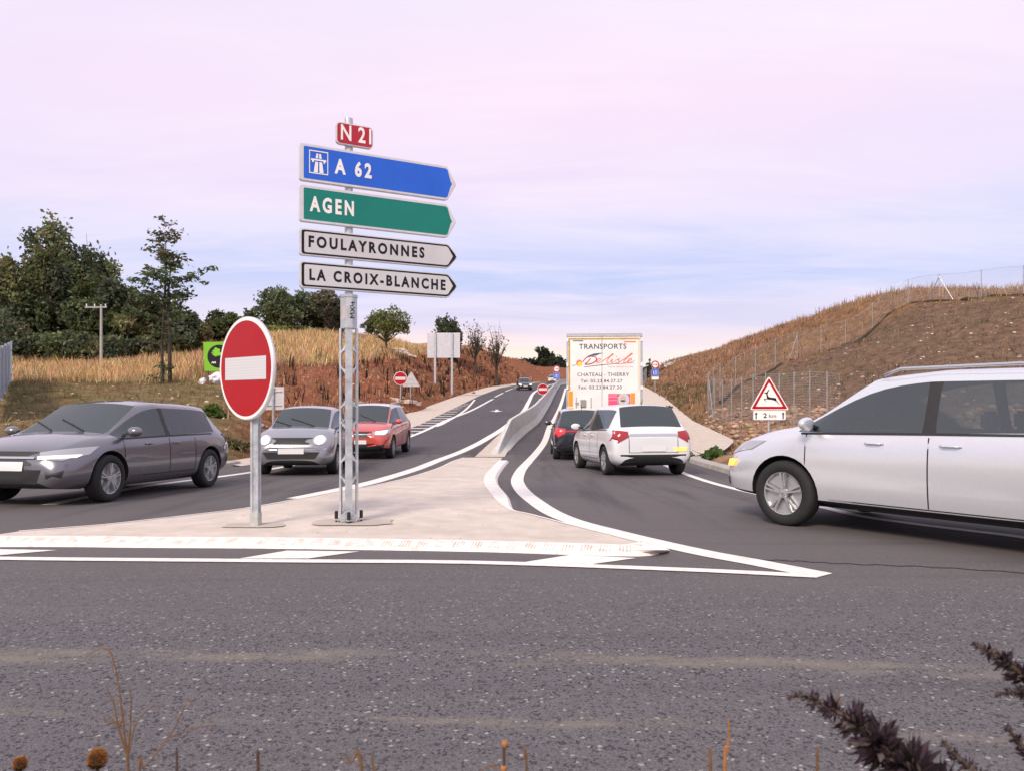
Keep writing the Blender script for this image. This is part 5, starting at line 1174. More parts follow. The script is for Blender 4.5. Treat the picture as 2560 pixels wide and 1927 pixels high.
# utility pole in front of the wood
x, y, z = P3(253, 905, 52); z = T1(x, y); zt = P3(253, 762, 52)[2]-z
t = empty('utility_pole', (x, y, z), 'white concrete utility pole with crossarm in front of the dark trees', 'pole'); m = MB(); m.tube([(0, 0, -.3), (0, 0, zt)], [.11, .075], 8); m.build('pole_shaft', mat('pale_concrete', (.36, .36, .36), .8, noise=(3, .15)), t)
m = MB(); m.box((-.35, 0, zt-.18), (.75, .05, .05)); m.build('crossarm', M_fpost, t)
for xx in (-1.0, -.45, .3): m = MB(); m.tube([(xx, 0, zt-.13), (xx, 0, zt+.05)], .04, 8); m.build('insulator', M_plate, t)

# ------------------------------------------------------------------ plants
M_leaf = attr_mat('leaves', .75, .42); M_blade = attr_mat('dry_blades', .9, .2); M_bark = mat('bark', (.055, .042, .034), .9, noise=(5, .4), bump=(12, .5, .03)); M_barkp = mat('pale_bark', (.10, .085, .07), .9, noise=(5, .4))
def cards(P, size, col, seed, flat_=.0, aspect=1.6, droop=0.0):
    """small leaf faces at points P; returns V, F, C"""
    r = np.random.default_rng(seed); n = len(P); s = size*(.6+.8*r.random(n)) if np.isscalar(size) else size
    a = r.normal(size=(n, 3)); a[:, 2] *= (1-flat_); a[:, 2] -= droop; a /= np.linalg.norm(a, axis=1)[:, None]; b = r.normal(size=(n, 3)); b -= a*(a*b).sum(1)[:, None]; b /= np.linalg.norm(b, axis=1)[:, None]
    a = a*(s*aspect/2)[:, None]; b = b*(s/2)[:, None]
    V = np.stack([P-a, P-.25*a+b*.9, P+a, P-.15*a-b*.9], 1).reshape(-1, 3); Fc = np.arange(4*n).reshape(n, 4); return V, Fc, np.repeat(col, 4, 0)
def tree(name, label, px, ybase, ytop, wpx, Y, n, leaf, cols, seed, group=None, trunk=.30, density=.9, lobes=12, shape='round', bark=None, skew=0, low=.12, zb=None, cat='tree', ydepth=.8, hollow=.55, limbs=9):
    r = np.random.default_rng(seed); x = (px-CX)*Y/F0; z0 = T1(x, Y) if zb is None else zb; zt = CH+(HY-ytop)*Y/F0; H = zt-z0; Wd = wpx*Y/F0/2
    t = empty(name, (x, Y, z0), label, cat, group)
    # lobes fill an uneven crown envelope
    L = []
    for k in range(lobes):
        if shape == 'bush':
            a = k*2.4+r.random(); q = math.sqrt((k+.5)/lobes); s = .34+.14*r.random(); c = np.array((math.cos(a)*q*Wd*.72, math.sin(a)*q*Wd*ydepth*.7, H*(.22+.42*r.random()*(1-.5*q)))); L.append((c, Wd*s*1.05, H*(.30+.16*r.random()))); continue
        u = 1-2*(k+.5)/lobes; th_ = k*2.39996+r.random()*.7; rr_ = math.sqrt(max(0, 1-u*u)); q = (.62+.2*r.random()) if k % 4 else .25
        cz = low+(1-low)*(.52 if shape != 'spread' else .60); hz_ = (1-low)*(.5 if shape != 'spread' else .42); s = .30+.16*r.random()
        wide = 1.0 if shape != 'column2' else (1.0 if u < .3 else .72)
        if shape == 'spread' and u < -.35: u = -.35+.3*(u+.35); rr_ = math.sqrt(1-u*u)
        c = np.array((math.cos(th_)*rr_*q*Wd*wide+skew*(.5+u*.5), math.sin(th_)*rr_*q*Wd*ydepth*wide, (cz+u*q*hz_)*H)); L.append((c, Wd*s*1.1, H*(1-low)*s*.52))
    Ps, Cs = [], []
    cols = [np.array(c) for c in cols]
    for c, rx, rz_ in L:
        m = int(n*density/lobes); v = r.normal(size=(m, 3)); v /= np.linalg.norm(v, axis=1)[:, None]; q = (hollow+(1-hollow)*r.random(m)**.6)[:, None]
        nb = 7; cen = r.normal(size=(nb, 3)); cen /= np.linalg.norm(cen, axis=1)[:, None]
        v = v*q; pull = cen[r.integers(0, nb, m)]*(.75+.3*r.random((m, 1))); v = np.where(r.random((m, 1)) < .6, pull+r.normal(size=(m, 3))*.22, v)
        p = c+v*np.array((rx, rx*.9, rz_)); p[:, 2] = np.maximum(p[:, 2], H*low*.5); Ps.append(p)
        base = cols[r.integers(0, len(cols))]*(.75+.5*r.random()); Cs.append(np.clip(base*(.65+.7*r.random((m, 1)))*(1+.12*r.normal(size=(m, 3))), .004, 1))
    P = np.concatenate(Ps); C = np.concatenate(Cs); V, Fc, C = cards(P, leaf, C, seed+1)
    npmesh('crown', V, Fc, M_leaf, C, t)
    m = MB(); tr = H*.022+.05; top = np.array((skew*.7, 0, H*.86))
    m.tube([(0, 0, -.4), (.02*H, 0, H*trunk*.6), (skew*.2, .01*H, H*trunk), (skew*.5, 0, H*.62), tuple(top)], [tr*1.35, tr, tr*.85, tr*.5, tr*.12], 8)
    for c, rx, rz_ in L[:limbs] if limbs < len(L) else L:
        st = np.array((skew*.3, 0, H*(trunk*.75+.35*max(0, c[2]/H-trunk)))); md = st*.5+c*.5+np.array((0, 0, -.04*H)); m.tube([tuple(st), tuple(md), tuple(c)], [tr*.5, tr*.32, tr*.10], 6, False)
        for q in range(3):
            e = c+r.normal(size=3)*np.array((rx, rx, rz_))*.65; m.tube([tuple(md), tuple((md+e)/2+r.normal(size=3)*.05*H*.3), tuple(e)], [tr*.22, tr*.12, tr*.04], 5, False)
    m.build('trunk', bark or M_bark, t); return t
DK = [(.135, .168, .085), (.170, .190, .092), (.20, .20, .10), (.115, .14, .09)]
MID = [(.090, .110, .045), (.11, .122, .05), (.07, .088, .04)]
WD = 'trees of the dark wood behind the dry field'
tree('broadleaf_tree', 'broad dark tree cut by the photo edge, pale gaps high in its crown', 10, 905, 636, 190, 60, 17000, .22, DK+[(.07, .068, .034)], 21, WD, low=.02, lobes=16)
tree('broadleaf_tree', 'tallest dense tree of the dark wood, with a pointed top', 118, 905, 572, 190, 61, 21000, .22, DK+[(.075, .08, .03)], 22, WD, low=.03, lobes=19, shape='column2')
tree('broadleaf_tree', 'dark tree with open airy top between the tallest tree and the slender one', 222, 905, 604, 170, 62, 12000, .22, DK, 23, WD, low=.03, lobes=16)
tree('broadleaf_tree', 'lower dark tree behind the white utility pole', 272, 905, 700, 190, 58, 14000, .22, DK+MID[:1], 24, WD, low=.02, lobes=15)
tree('broadleaf_tree', 'rounded dark tree hidden behind the trunk of the slender tree', 372, 905, 742, 200, 57, 14000, .21, DK+[(.07, .072, .035)], 25, WD, low=.02, lobes=14)
tree('broadleaf_tree', 'small dark tree ending the wood on the side of the green board', 470, 900, 778, 120, 56, 9000, .20, DK+MID[:1], 26, WD, low=.02, lobes=12)
tree('broadleaf_tree', 'low bushy tree peeping out beside the top of the no-entry disc', 572, 880, 782, 150, 62, 8000, .20, MID+[(.09, .06, .04)], 27, WD, low=.02, lobes=12)
for k, (px, yt, w, lab) in enumerate(((60, 815, 210, 'low undergrowth at the foot of the tallest tree'), (200, 830, 200, 'low undergrowth at the foot of the utility pole'), (340, 838, 190, 'low undergrowth beside the slender tree'), (0, 760, 150, 'dark bushy undergrowth behind the slatted steel fence'))):
    tree('undergrowth_bush', lab, px, 905, yt, w, 55, 8000, .20, DK, 60+k, 'undergrowth along the edge of the wood', low=0, lobes=12, shape='bush', cat='bush')
# slender open tree standing alone
def slender():
    Y = 38.0; px = 412; x = (px-CX)*Y/F0; z0 = T1(x, Y); H = CH+(HY-570)*Y/F0-z0; r = np.random.default_rng(5)
    t = empty('slender_tree', (x, Y, z0), 'slender young tree with spreading tiers of leaves and two thin trunks, alone in the field', 'tree')
    m = MB(); tk = [(-.12, 0, 0), (-.14, 0, H*.25), (-.02, 0, H*.5), (.02, .05, H*.75), (.06, 0, H*.98)]; m.tube([(-.12, 0, -.3)]+tk, [.10, .085, .07, .06, .035, .012], 7); m.tube([(.22, .1, -.3), (.20, .08, H*.3), (.14, .05, H*.55), (.3, .05, H*.78)], [.11, .09, .06, .015], 7)
    Ps, Cs = [], []; tiers = [(.30, .9, 5), (.40, 1.35, 7), (.47, 1.65, 9), (.54, 1.75, 9), (.60, 1.7, 9), (.66, 1.9, 8), (.72, 1.45, 8), (.78, 1.0, 7), (.84, .95, 8), (.89, .9, 8), (.94, .75, 7), (.98, .5, 5), (.10, .8, 4), (.16, .6, 3), (.06, .7, 3)]
    tiers = [(.33, 1.1, 3), (.42, 1.5, 5), (.49, 1.75, 6), (.57, 1.6, 6), (.62, 2.0, 6), (.69, 2.1, 6), (.75, 1.3, 6), (.80, 1.15, 7), (.85, 1.05, 7), (.90, .95, 7), (.95, .8, 6), (.99, .5, 4), (.09, .8, 3), (.16, .7, 2)]
    for h, rad, nb in tiers:
        a0 = r.random()*6.28
        for b in range(nb):
            a = a0+b*6.283/nb+r.normal()*.35; h += .03*r.normal(); q = rad*(.40+.68*r.random()); s = np.array((.0, 0, h*H-.42*q)); e = s+np.array((math.cos(a)*q, math.sin(a)*q*.8, .42*q+.12*r.normal())); md = (s+e)/2+np.array((0, 0, -.03*q))
            m.tube([tuple(s), tuple(md), tuple(e)], [.024, .014, .005], 5, False)
            airy = h > .77; nl = int((21 if not airy else 19)*q); f = .48+.58*r.random(nl)**.8; hor = .20 if not airy else .16; p = s*(1-f)[:, None]+e*f[:, None]+r.normal(size=(nl, 3))*np.array((hor, hor, .055 if not airy else .09)); p[:, 2] -= .10*(f-.4); Ps.append(p)
            base = np.array((.105, .14, .07)) if not airy else np.array((.13, .13, .065)); Cs.append(np.clip(base*(.55+.9*r.random((nl, 1)))*(1+.1*r.normal(size=(nl, 3))), .004, 1))
            for w in range(2):
                e2 = md+r.normal(size=3)*np.array((.5, .5, .12))*q*.5+np.array((0, 0, .12)); m.tube([tuple(md), tuple(e2)], [.010, .003], 4, False)
                p2 = e2+r.normal(size=(int(nl*.30), 3))*np.array((.13, .13, .05)); Ps.append(p2); Cs.append(np.clip(base*(.55+.9*r.random((len(p2), 1)))*np.ones((1, 3)), .004, 1))
    P = np.concatenate(Ps); V, Fc, C = cards(P, .125, np.concatenate(Cs), 6, flat_=.6, aspect=2.1); npmesh('crown', V, Fc, M_leaf, C, t); m.build('trunk', M_bark, t)
slender()
GR = 'trees standing along the top of the rusty bank'
tree('oak_tree', 'dense round-headed tree, the one nearer the no-entry disc in the clump above the bank', 708, 855, 720, 140, 82, 14000, .23, [(.115, .150, .082), (.14, .165, .088)], 31, GR, lobes=15, low=.10)
tree('oak_tree', 'dense dark tree in the clump just beside the lattice mast', 792, 855, 728, 140, 84, 14000, .23, [(.11, .14, .080), (.14, .152, .09), (.165, .145, .10)], 32, GR, lobes=15, low=.10)
tree('oak_tree', 'narrow tree behind the head of the lattice mast', 842, 858, 762, 70, 80, 6000, .2, [(.055, .055, .035), (.07, .058, .04)], 33, GR, lobes=9, low=.05)
for k, (px, yt, w, c, lab) in enumerate(((628, 824, 70, (.12, .08, .055), 'rust-brown bush under the round-headed clump'), (685, 812, 70, (.19, .205, .06), 'yellow-green bush under the middle of the clump'), (745, 816, 80, (.13, .145, .05), 'olive bush under the clump between yellow bushes'), (800, 822, 70, (.22, .225, .065), 'bright yellow bush beside the lattice mast'), (840, 828, 56, (.10, .085, .06), 'dull brown bush behind the lattice mast'), (590, 838, 60, (.095, .08, .055), 'dark brown bush beside the no-entry disc'))):
    tree('hedge_bush', lab, px, 862, yt, w, 72, 5000, .18, [c, tuple(v*.6 for v in c), tuple(v*1.2 for v in c)], 40+k, 'bushes of the hedge on the rusty bank', low=0, lobes=10, shape='bush', cat='bush')
tree('round_tree', 'pale green umbrella-shaped tree with visible fanned limbs on the bank top', 965, 858, 776, 116, 74, 5200, .15, [(.17, .20, .06), (.20, .215, .08), (.12, .15, .05)], 34, GR, shape='spread', lobes=17, low=.22, trunk=.16, hollow=.7, bark=M_bark, limbs=17)
tree('oak_tree', 'grey-green tree with dark top rising behind the large blank sign', 1122, 872, 794, 78, 110, 8000, .24, [(.13, .145, .085), (.11, .125, .075), (.08, .10, .06)], 35, GR, lobes=14, low=.03)
tree('sparse_tree', 'thin half-bare tree next to the large blank sign', 1188, 880, 806, 60, 112, 420, .20, [(.15, .13, .085), (.11, .11, .07)], 36, GR, shape='spread', lobes=12, low=.18, trunk=.2, hollow=.6, limbs=12)
tree('sparse_tree', 'nearly bare tree with orange twigs, farthest along the bank', 1241, 884, 815, 66, 114, 300, .20, [(.30, .17, .09), (.2, .14, .09)], 37, GR, shape='spread', lobes=13, low=.18, trunk=.2, hollow=.6, limbs=13)
tree('oak_tree', 'round far tree over the road crest beside the lorry', 1362, 905, 868, 44, 230, 2200, .50, [(.05, .065, .04), (.07, .075, .045)], 38, None, lobes=10, low=.02)
for k, (px, yt, w, Y) in enumerate(((1316, 891, 40, 250), (1395, 888, 50, 245), (1420, 892, 60, 250), (1440, 890, 60, 255), (1626, 905, 50, 215), (1612, 912, 44, 205), (1655, 912, 40, 210), (1340, 893, 60, 250), (1376, 890, 60, 248))):
    tree('far_tree', ['small far tree at the end of the bank skyline', 'far dark tree touching the lorry roof line', 'far dark tree half behind the lorry', 'far dark tree wholly beside the lorry flank', 'green far tree between the lorry and the 110 sign', 'low far bush next to the lorry corner', 'far bush just behind the 110 sign', 'far dark bush left under the round far tree', 'far dark bush right under the round far tree'][k], px, 930, yt, w, Y, 1300, .6, [(.045, .06, .045), (.055, .065, .05)], 80+k, 'far trees on the horizon', low=-.4, lobes=8, shape='bush')
# leafy plants by the kerbs
def plant(px, py, w, h, cols, lab, seed, Y=None, leaf=.10, n=600, name='leafy_plant', cat='plant'):
    g = GT(px, py, 6, 60) if Y is None else ((px-CX)*Y/F0, Y, T1((px-CX)*Y/F0, Y)); r = np.random.default_rng(seed); t = empty(name, g, lab, cat, 'weeds along the kerbs'); v = r.normal(size=(n, 3)); v /= np.linalg.norm(v, axis=1)[:, None]; v[:, 2] = abs(v[:, 2]); P = v*(r.random((n, 1))**.45)*np.array((w, w*.7, h)); P[:, 2] *= (.6+.4*np.sin(P[:, 0]*6+seed)); C = np.array(cols)[r.integers(0, len(cols), n)]*(.6+.8*r.random((n, 1)))
    V, Fc, C = cards(P, leaf, C, seed); npmesh('leaves', V, Fc, M_leaf, C, t); m = MB()
    for k in range(9): a = r.random()*6.28; m.tube([(0, 0, -.05), (math.cos(a)*w*.3, math.sin(a)*w*.2, h*.4), (math.cos(a)*w*.7, math.sin(a)*w*.5, h*.75)], [.012, .009, .004], 5, False)
    m.build('stems', M_bark, t)
plant(1775, 1118, .72, .36, [(.075, .13, .035), (.05, .10, .03), (.11, .16, .05)], 'fresh green weed where the concrete gutter meets the kerb of the exit lane', 101, Y=21.4, n=1200)
plant(530, 1060, .55, .42, [(.10, .15, .03), (.05, .10, .02), (.16, .19, .05)], 'bright green bush behind the roof of the grey entering car', 102, Y=24.5, n=800)
plant(500, 1150, .6, .30, [(.09, .13, .04), (.12, .12, .05)], 'green grass clump by the kerb of the entry lane behind the grey car', 103, Y=20.2)
plant(585, 1120, .5, .30, [(.10, .13, .05), (.13, .11, .05)], 'green and brown weed tuft below the no-entry disc', 104, Y=21.5)
plant(1688, 995, .9, .40, [(.06, .085, .03), (.08, .09, .04)], 'low green shrub at the foot of the bank across the gutter from the lorry', 105, Y=50, n=700, leaf=.16)
plant(1178, 975, .5, .45, [(.12, .16, .05), (.15, .15, .06)], 'pale green tuft low on the rusty bank right of the large blank sign', 106, Y=80, leaf=.14)

# ------------------------------------------------------------------ ground cover: dry grass and weeds as stuff
def blades(name, lab, N, region, hgt, wid, colf, seed, per=5, keep=None, spread=.16, lean=.45):
    r = np.random.default_rng(seed); x0, x1, y0, y1 = region; X = x0+(x1-x0)*r.random(N); Yp = y0+(y1-y0)*np.sqrt(r.random(N)) if False else y0+(y1-y0)*r.random(N)
    d = outside(X, Yp); ok = d > .25; X, Yp = X[ok], Yp[ok]; Z = T(X, Yp); px = CX+F0*X/Yp; py = HY-F0*(Z-CH)/Yp
    k = keep(X, Yp, Z, px, py, r.random(len(X))); X, Yp, Z, px, py = X[k], Yp[k], Z[k], px[k], py[k]; n = len(X)
    hh = hgt(X, Yp, px, py, r.random(n)); cc = colf(X, Yp, px, py, r)
    rep = lambda a: np.repeat(a, per, 0); m = n*per; bx = rep(X)+r.normal(size=m)*spread; by = rep(Yp)+r.normal(size=m)*spread; bz = rep(Z)-.04; h = rep(hh)*(.55+.6*r.random(m)); a = r.random(m)*6.283; ln = h*lean*r.random(m); w = wid*(.6+.8*r.random(m))*(rep(Yp)/35)**.5
    ux, uy = np.cos(a)*w/2, np.sin(a)*w/2; b2 = a+r.normal(size=m)*1.2; ox, oy = np.cos(b2)*ln, np.sin(b2)*ln
    V = np.stack([np.stack([bx-ux, by-uy, bz], 1), np.stack([bx+ux, by+uy, bz], 1), np.stack([bx+ox*.45+ux*.7, by+oy*.45+uy*.7, bz+h*.6], 1), np.stack([bx+ox, by+oy, bz+h], 1)], 1).reshape(-1, 3)
    C = np.clip(rep(cc)*(.65+.7*r.random((m, 1))), .004, .9); o = npmesh(name, V, np.arange(4*m).reshape(m, 4), M_blade, np.repeat(C, 4, 0)); tag(o, lab, None, None, 'stuff'); return o
lim_ = lambda px: np.interp(px, [-400, 0, 300, 480, 560, 650, 850, 950, 1050, 1150, 1400], [948, 946, 952, 948, 935, 912, 906, 893, 884, 878, 880])
def jit(c, r, n, s=.12): return np.clip(np.array(c)*(1+s*r.normal(size=(n, 3)))*(1+.25*r.normal(size=(n, 1))), .01, .9)
blades('dry_grass', 'tall dry tan grass of the field', 44000, (-46, -3, 30, 92), lambda X, Y, px, py, u: .40+.38*u, .030,
       lambda X, Y, px, py, r: jit((.62, .42, .225), r, len(X)), 201, 4, lambda X, Y, Z, px, py, u: (py < lim_(px)+6+8*(u-.5)) & (px < 1120) & (px > -60))
def bankcol(X, Y, px, py, r):
    n = len(X); c = jit((.40, .18, .10), r, n); u = r.random(n); c[u < .14] = np.array((.05, .032, .026)); c[(u > .16) & (u < .42)] = np.array((.52, .33, .20)); c[(u > .34) & (u < .42)] = np.array((.085, .085, .04)); return c
blades('bank_weeds', 'rusty dried weeds covering the cut bank beside the entry lane', 34000, (-22, 8, 24, 190), lambda X, Y, px, py, u: .12+.42*u**2.5, .038, bankcol, 202, 5,
       lambda X, Y, Z, px, py, u: (py > lim_(px)-14) & (px > 560) & (px < 1420) & (X < (XL(Y)+XR(Y))/2) & (u < np.clip(Y/70, .25, 1)), .14, .7)
blades('dock_stalks', 'dark dried dock stalks scattered over the rusty bank', 1500, (-20, 6, 26, 150), lambda X, Y, px, py, u: .6+.65*u, .075, lambda X, Y, px, py, r: jit((.030, .020, .018), r, len(X)), 203, 5,
       lambda X, Y, Z, px, py, u: (py > lim_(px)-4) & (px > 600) & (px < 1330) & (X < (XL(Y)+XR(Y))/2) & (u < .62), .12, .30)
def vergecol(X, Y, px, py, r):
    n = len(X); c = jit((.27, .20, .095), r, n); u = vnoise(X*.6, Y*.6)+.25*(r.random(n)-.5); c[u > .55] = jit((.15, .16, .065), r, n)[u > .55]; c[u < .28] = jit((.22, .12, .07), r, n)[u < .28]; return c
blades('verge_grass', 'short green-brown grass of the verge beside the entry lane', 34000, (-34, -5, 9, 48), lambda X, Y, px, py, u: .05+.22*u**2.5, .018, vergecol, 204, 5,
       lambda X, Y, Z, px, py, u: (py > lim_(px)-4) & (px < 720) & (u < np.clip(Y/30, .4, 1)), .10, .8)
fl_ = lambda px: np.interp(px, [1765, 1848, 1956, 2072, 2181, 2280, 2472, 2560, 2900], [1035, 964, 910, 880, 826, 764, 749, 739, 745])
def rbcol(X, Y, px, py, r):
    n = len(X); c = jit((.35, .195, .125), r, n); u = r.random(n); c[u < .13] = np.array((.09, .06, .042)); c[(u > .13) & (u < .35)] = np.array((.44, .28, .18)); g = (px < 1800) & (py > 960) & (u > .5); c[g] = np.array((.075, .085, .035)); return c
blades('bank_weeds', 'tan dried weeds covering the bank between the exit lane and the wire fence', 46000, (8, 48, 26, 175), lambda X, Y, px, py, u: .12+.48*u**2.4, .036, rbcol, 205, 5,
       lambda X, Y, Z, px, py, u: (X > (XL(Y)+XR(Y))/2) & ((py < fl_(px)-1) | (px < 1765)) & (px < 2900) & (u < np.clip(Y/60, .3, 1)), .16, .5)
def mcol(X, Y, px, py, r):
    n = len(X); c = jit((.24, .16, .10), r, n); u = r.random(n); c[u < .2] = np.array((.055, .05, .028)); c[u > .88] = np.array((.36, .24, .14)); c[(u > .6) & (u < .72)] = np.array((.11, .065, .055)); return c
blades('mound_weeds', 'sparse short dead weeds on the bare mound inside the fence', 34000, (6, 40, 12, 56), lambda X, Y, px, py, u: .05+.22*u**3.5, .026, mcol, 206, 4,
       lambda X, Y, Z, px, py, u: (py > fl_(px)+1) & (px > 1765) & (u < np.clip(Y/40, .3, .9)), .15, .8)
blades('skyline_weeds', 'tall dry stalks along the top of the mound and bank against the sky', 9000, (15, 44, 40, 110), lambda X, Y, px, py, u: .15+.62*u**2.5, .030, lambda X, Y, px, py, r: jit((.33, .23, .13), r, len(X)), 207, 3,
       lambda X, Y, Z, px, py, u: (py < np.interp(px, [1640, 1720, 1800, 1900, 2000, 2100, 2200, 2280, 2400, 2560, 2900], [930, 903, 873, 836, 803, 770, 750, 758, 752, 737, 740])) & (px > 1640) & (px < 2900) & (Y > 44), .2, .25)
# stones on bare ground
def stones(name, lab, N, region, keep, smin, smax, col, seed):
    r = np.random.default_rng(seed); x0, x1, y0, y1 = region; X = x0+(x1-x0)*r.random(N); Yp = y0+(y1-y0)*r.random(N); ok = outside(X, Yp) > .3; X, Yp = X[ok], Yp[ok]; Z = T(X, Yp); px = CX+F0*X/Yp; py = HY-F0*(Z-CH)/Yp; k = keep(px, py, Yp); X, Yp, Z = X[k], Yp[k], Z[k]; n = len(X)
    ico = bmesh.new(); bmesh.ops.create_icosphere(ico, subdivisions=1, radius=1); v0 = np.array([v.co for v in ico.verts]); ico.verts.index_update(); f0 = np.array([[v.index for v in f.verts] for f in ico.faces]); ico.free()
    s = smin+(smax-smin)*r.random(n)**4; sc = s[:, None, None]*(v0[None]*(.7+.6*r.random((n, len(v0), 1)))*np.array((1.2, 1, .65))); V = sc+np.stack([X, Yp, Z+s*.25], 1)[:, None]; Fc = f0[None]+(np.arange(n)*len(v0))[:, None, None]
    C = np.repeat(jit(col, r, n, .08), len(v0), 0); o = npmesh(name, V.reshape(-1, 3), Fc.reshape(-1, 3), attr_mat('stone', .9, 0), C); tag(o, lab, None, None, 'stuff')
stones('stones', 'pale stones and rusty rubble by the foot of the wire fence', 5200, (8, 18, 18, 42), lambda px, py, Y: (px > 1765) & (py > 1020), .02, .17, (.36, .23, .17), 301)
stones('stones', 'pale stones scattered over the bare mound', 1500, (8, 40, 20, 56), lambda px, py, Y: (px > 1800) & (py < 1020) & (py > fl_(px)), .015, .10, (.46, .38, .32), 302)
stones('stones', 'pale stones on the verge and bank beside the entry lane', 2200, (-28, -3, 16, 70), lambda px, py, Y: (px < 1150) & (py > lim_(px)), .015, .08, (.46, .37, .29), 303)
# pale limestone rubble patch on top of the bank
g = GT(1005, 885, 50, 110); r = np.random.default_rng(9); m = MB()
for k in range(16):
    bmk = bmesh.new(); bmesh.ops.create_icosphere(bmk, subdivisions=1, radius=1); s = .12+.35*r.random(); x = -1.0+2.2*r.random(); y = -1.5+3*r.random(); z = T1(g[0]+x, g[1]+y)-g[2]
    m.add([(v.co.x*s*1.4*(.8+.4*r.random())+x, v.co.y*s+y, v.co.z*s*.6+z+.1) for v in bmk.verts], [[v.index for v in f.verts] for f in bmk.faces]); bmk.free()
o = m.build('rubble_heap', mat('limestone', (.62, .55, .46), .85, noise=(3, .2))); o.location = g; tag(o, 'pale limestone rubble spilling from the bank top below the umbrella-shaped tree', None, None, 'stuff')

# ------------------------------------------------------------------ plants right in front of the camera
M_straw = mat('dry_straw', (.16, .085, .042), .8, noise=(25, .35)); M_straw2 = mat('dark_stalk', (.075, .045, .028), .8, noise=(30, .3)); M_teasel = attr_mat('teasel_bristle', .85, .1); M_tdark = mat('teasel_core', (.035, .016, .008), .9)
def Q(px, py, Y): p = P3(px, py, Y); return Vector(p)
def stalk(name, lab, Y, paths, m, rad=.0016, cat='plant', group=None):
    gx_, gy_ = paths[0][-1][0], None; base = Q(paths[0][-1][0], 1927, Y); gz = T1(base.x, Y); o0 = Vector((base.x, Y, gz)); t = empty(name, o0, lab, cat, group)
    for i, P in enumerate(paths):
        pts = [Q(px, py, Y+dy) for px, py, dy in [(q[0], q[1], q[2] if len(q) > 2 else 0) for q in P]]
        if i == 0: pts.append(Vector((base.x, Y, gz-.02)))
        C = [Vector(c) for c in catmull([tuple(p) for p in pts], 5)]; n = len(C); mb = MB(); mb.tube([tuple(c-o0) for c in C], [rad*(.45+.9*k/n)*(1 if i == 0 else .75) for k in range(n)], 6); mb.build('stem', m, t)
    return t, o0
def z6(x, y): return (180+x/5.092, 1600+y/5.092)
t, o0 = stalk('dry_weed', 'tall dry weed stalk with a hooked tip before the worn asphalt', 1.75, [[z6(180, 205), z6(300, 125), z6(400, 100), z6(480, 140), z6(560, 380), z6(610, 700), z6(650, 1050), z6(690, 1380), z6(700, 1500), z6(712, 1665)]]+[[z6(710, 555), z6(745, 680), z6(750, 900), z6(735, 1200), z6(705, 1430)], [z6(430, 560), z6(480, 680), z6(525, 780), z6(562, 960), z6(590, 1090)], [z6(395, 955), z6(430, 1020), z6(470, 1030), z6(570, 1070), z6(610, 1180), z6(690, 1420)], [z6(470, 950), z6(540, 1040), z6(585, 1090)], [z6(680, 880), z6(660, 950), z6(600, 1090)]], M_straw, .0024)
stalk('dry_weed', 'fine branching dry grass leaning away from the tall hooked stalk', 1.70, [[z6(1530, 850), z6(1500, 765), z6(1420, 860), z6(1320, 1090), z6(1200, 1260), z6(1030, 1490), z6(905, 1620), z6(860, 1665)], [z6(1810, 1140), z6(1740, 1080), z6(1500, 1140), z6(1230, 1230)], [z6(1070, 770), z6(1030, 830), z6(900, 940), z6(800, 1090), z6(725, 1420)]], M_straw, .0018)
def teasel(px, py, Y, r, lab, seed):
    c = Q(px, py, Y); gz = T1(c.x, Y); o0 = Vector((c.x, Y, gz)); t = empty('teasel', o0, lab, 'plant', 'round dried seed heads at the near verge'); rr = np.random.default_rng(seed)
    mb = MB(); mb.tube([(.01, 0, -.02), (.004, 0, (c.z-gz)*.6), (0, 0, c.z-gz)], [.005, .004, .0035], 7); mb.build('stem', M_straw2, t)
    bmk = bmesh.new(); bmesh.ops.create_uvsphere(bmk, u_segments=20, v_segments=14, radius=r*.78); me = bpy.data.meshes.new('seed_head')
    for v in bmk.verts: v.co.z *= 1.12; v.co += c-o0
    bmk.to_mesh(me); bmk.free(); me.materials.append(M_tdark); hd_ = link('seed_head', me, t)
    n = 1500; v = rr.normal(size=(n, 3)); v /= np.linalg.norm(v, axis=1)[:, None]; d = v+rr.normal(size=(n, 3))*.28+np.array((0, 0, .35)); d /= np.linalg.norm(d, axis=1)[:, None]; b = v*r*.72*np.array((1, 1, 1.12)); u = np.cross(d, rr.normal(size=(n, 3))); u /= np.linalg.norm(u, axis=1)[:, None]; w = r*.035; e = b+d*r*(.30+.18*rr.random((n, 1)))
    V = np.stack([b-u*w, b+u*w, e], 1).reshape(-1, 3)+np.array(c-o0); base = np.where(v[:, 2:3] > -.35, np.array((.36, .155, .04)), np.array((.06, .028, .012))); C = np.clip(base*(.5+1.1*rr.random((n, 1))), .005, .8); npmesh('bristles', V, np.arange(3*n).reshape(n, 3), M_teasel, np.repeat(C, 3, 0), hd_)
teasel(243, 1896, 1.55, .020, 'larger round orange-brown seed head beside the tall hooked stalk', 1); teasel(50, 1908, 1.6, .0145, 'smaller round seed head in the corner of the verge', 2)
t, o0 = stalk('dry_weed', 'short dark stalk with two orange seed cups in the middle of the verge', 1.5, [[(1262, 1862), (1259, 1890), (1260, 1927)]], M_straw2, .0035)
for a in ((1262, 1858), (1259, 1920)):
    c = Q(*a, 1.5)-o0; mb = MB(); mb.lathe([(.001, -.008), (.006, -.006), (.0068, .002), (.005, .007), (.001, .006)], c=tuple(c), n=10); mb.build('seed_cup', mat('seed_cup', (.33, .15, .06), .8), t, smooth=True)
stalk('dry_weed', 'single bent orange straw between the seed cups and the dark spiky plant', 1.55, [[(1820, 1795), (1823, 1835), (1817, 1880), (1812, 1927)]], mat('orange_straw', (.34, .14, .045), .8, noise=(30, .3)), .0034)
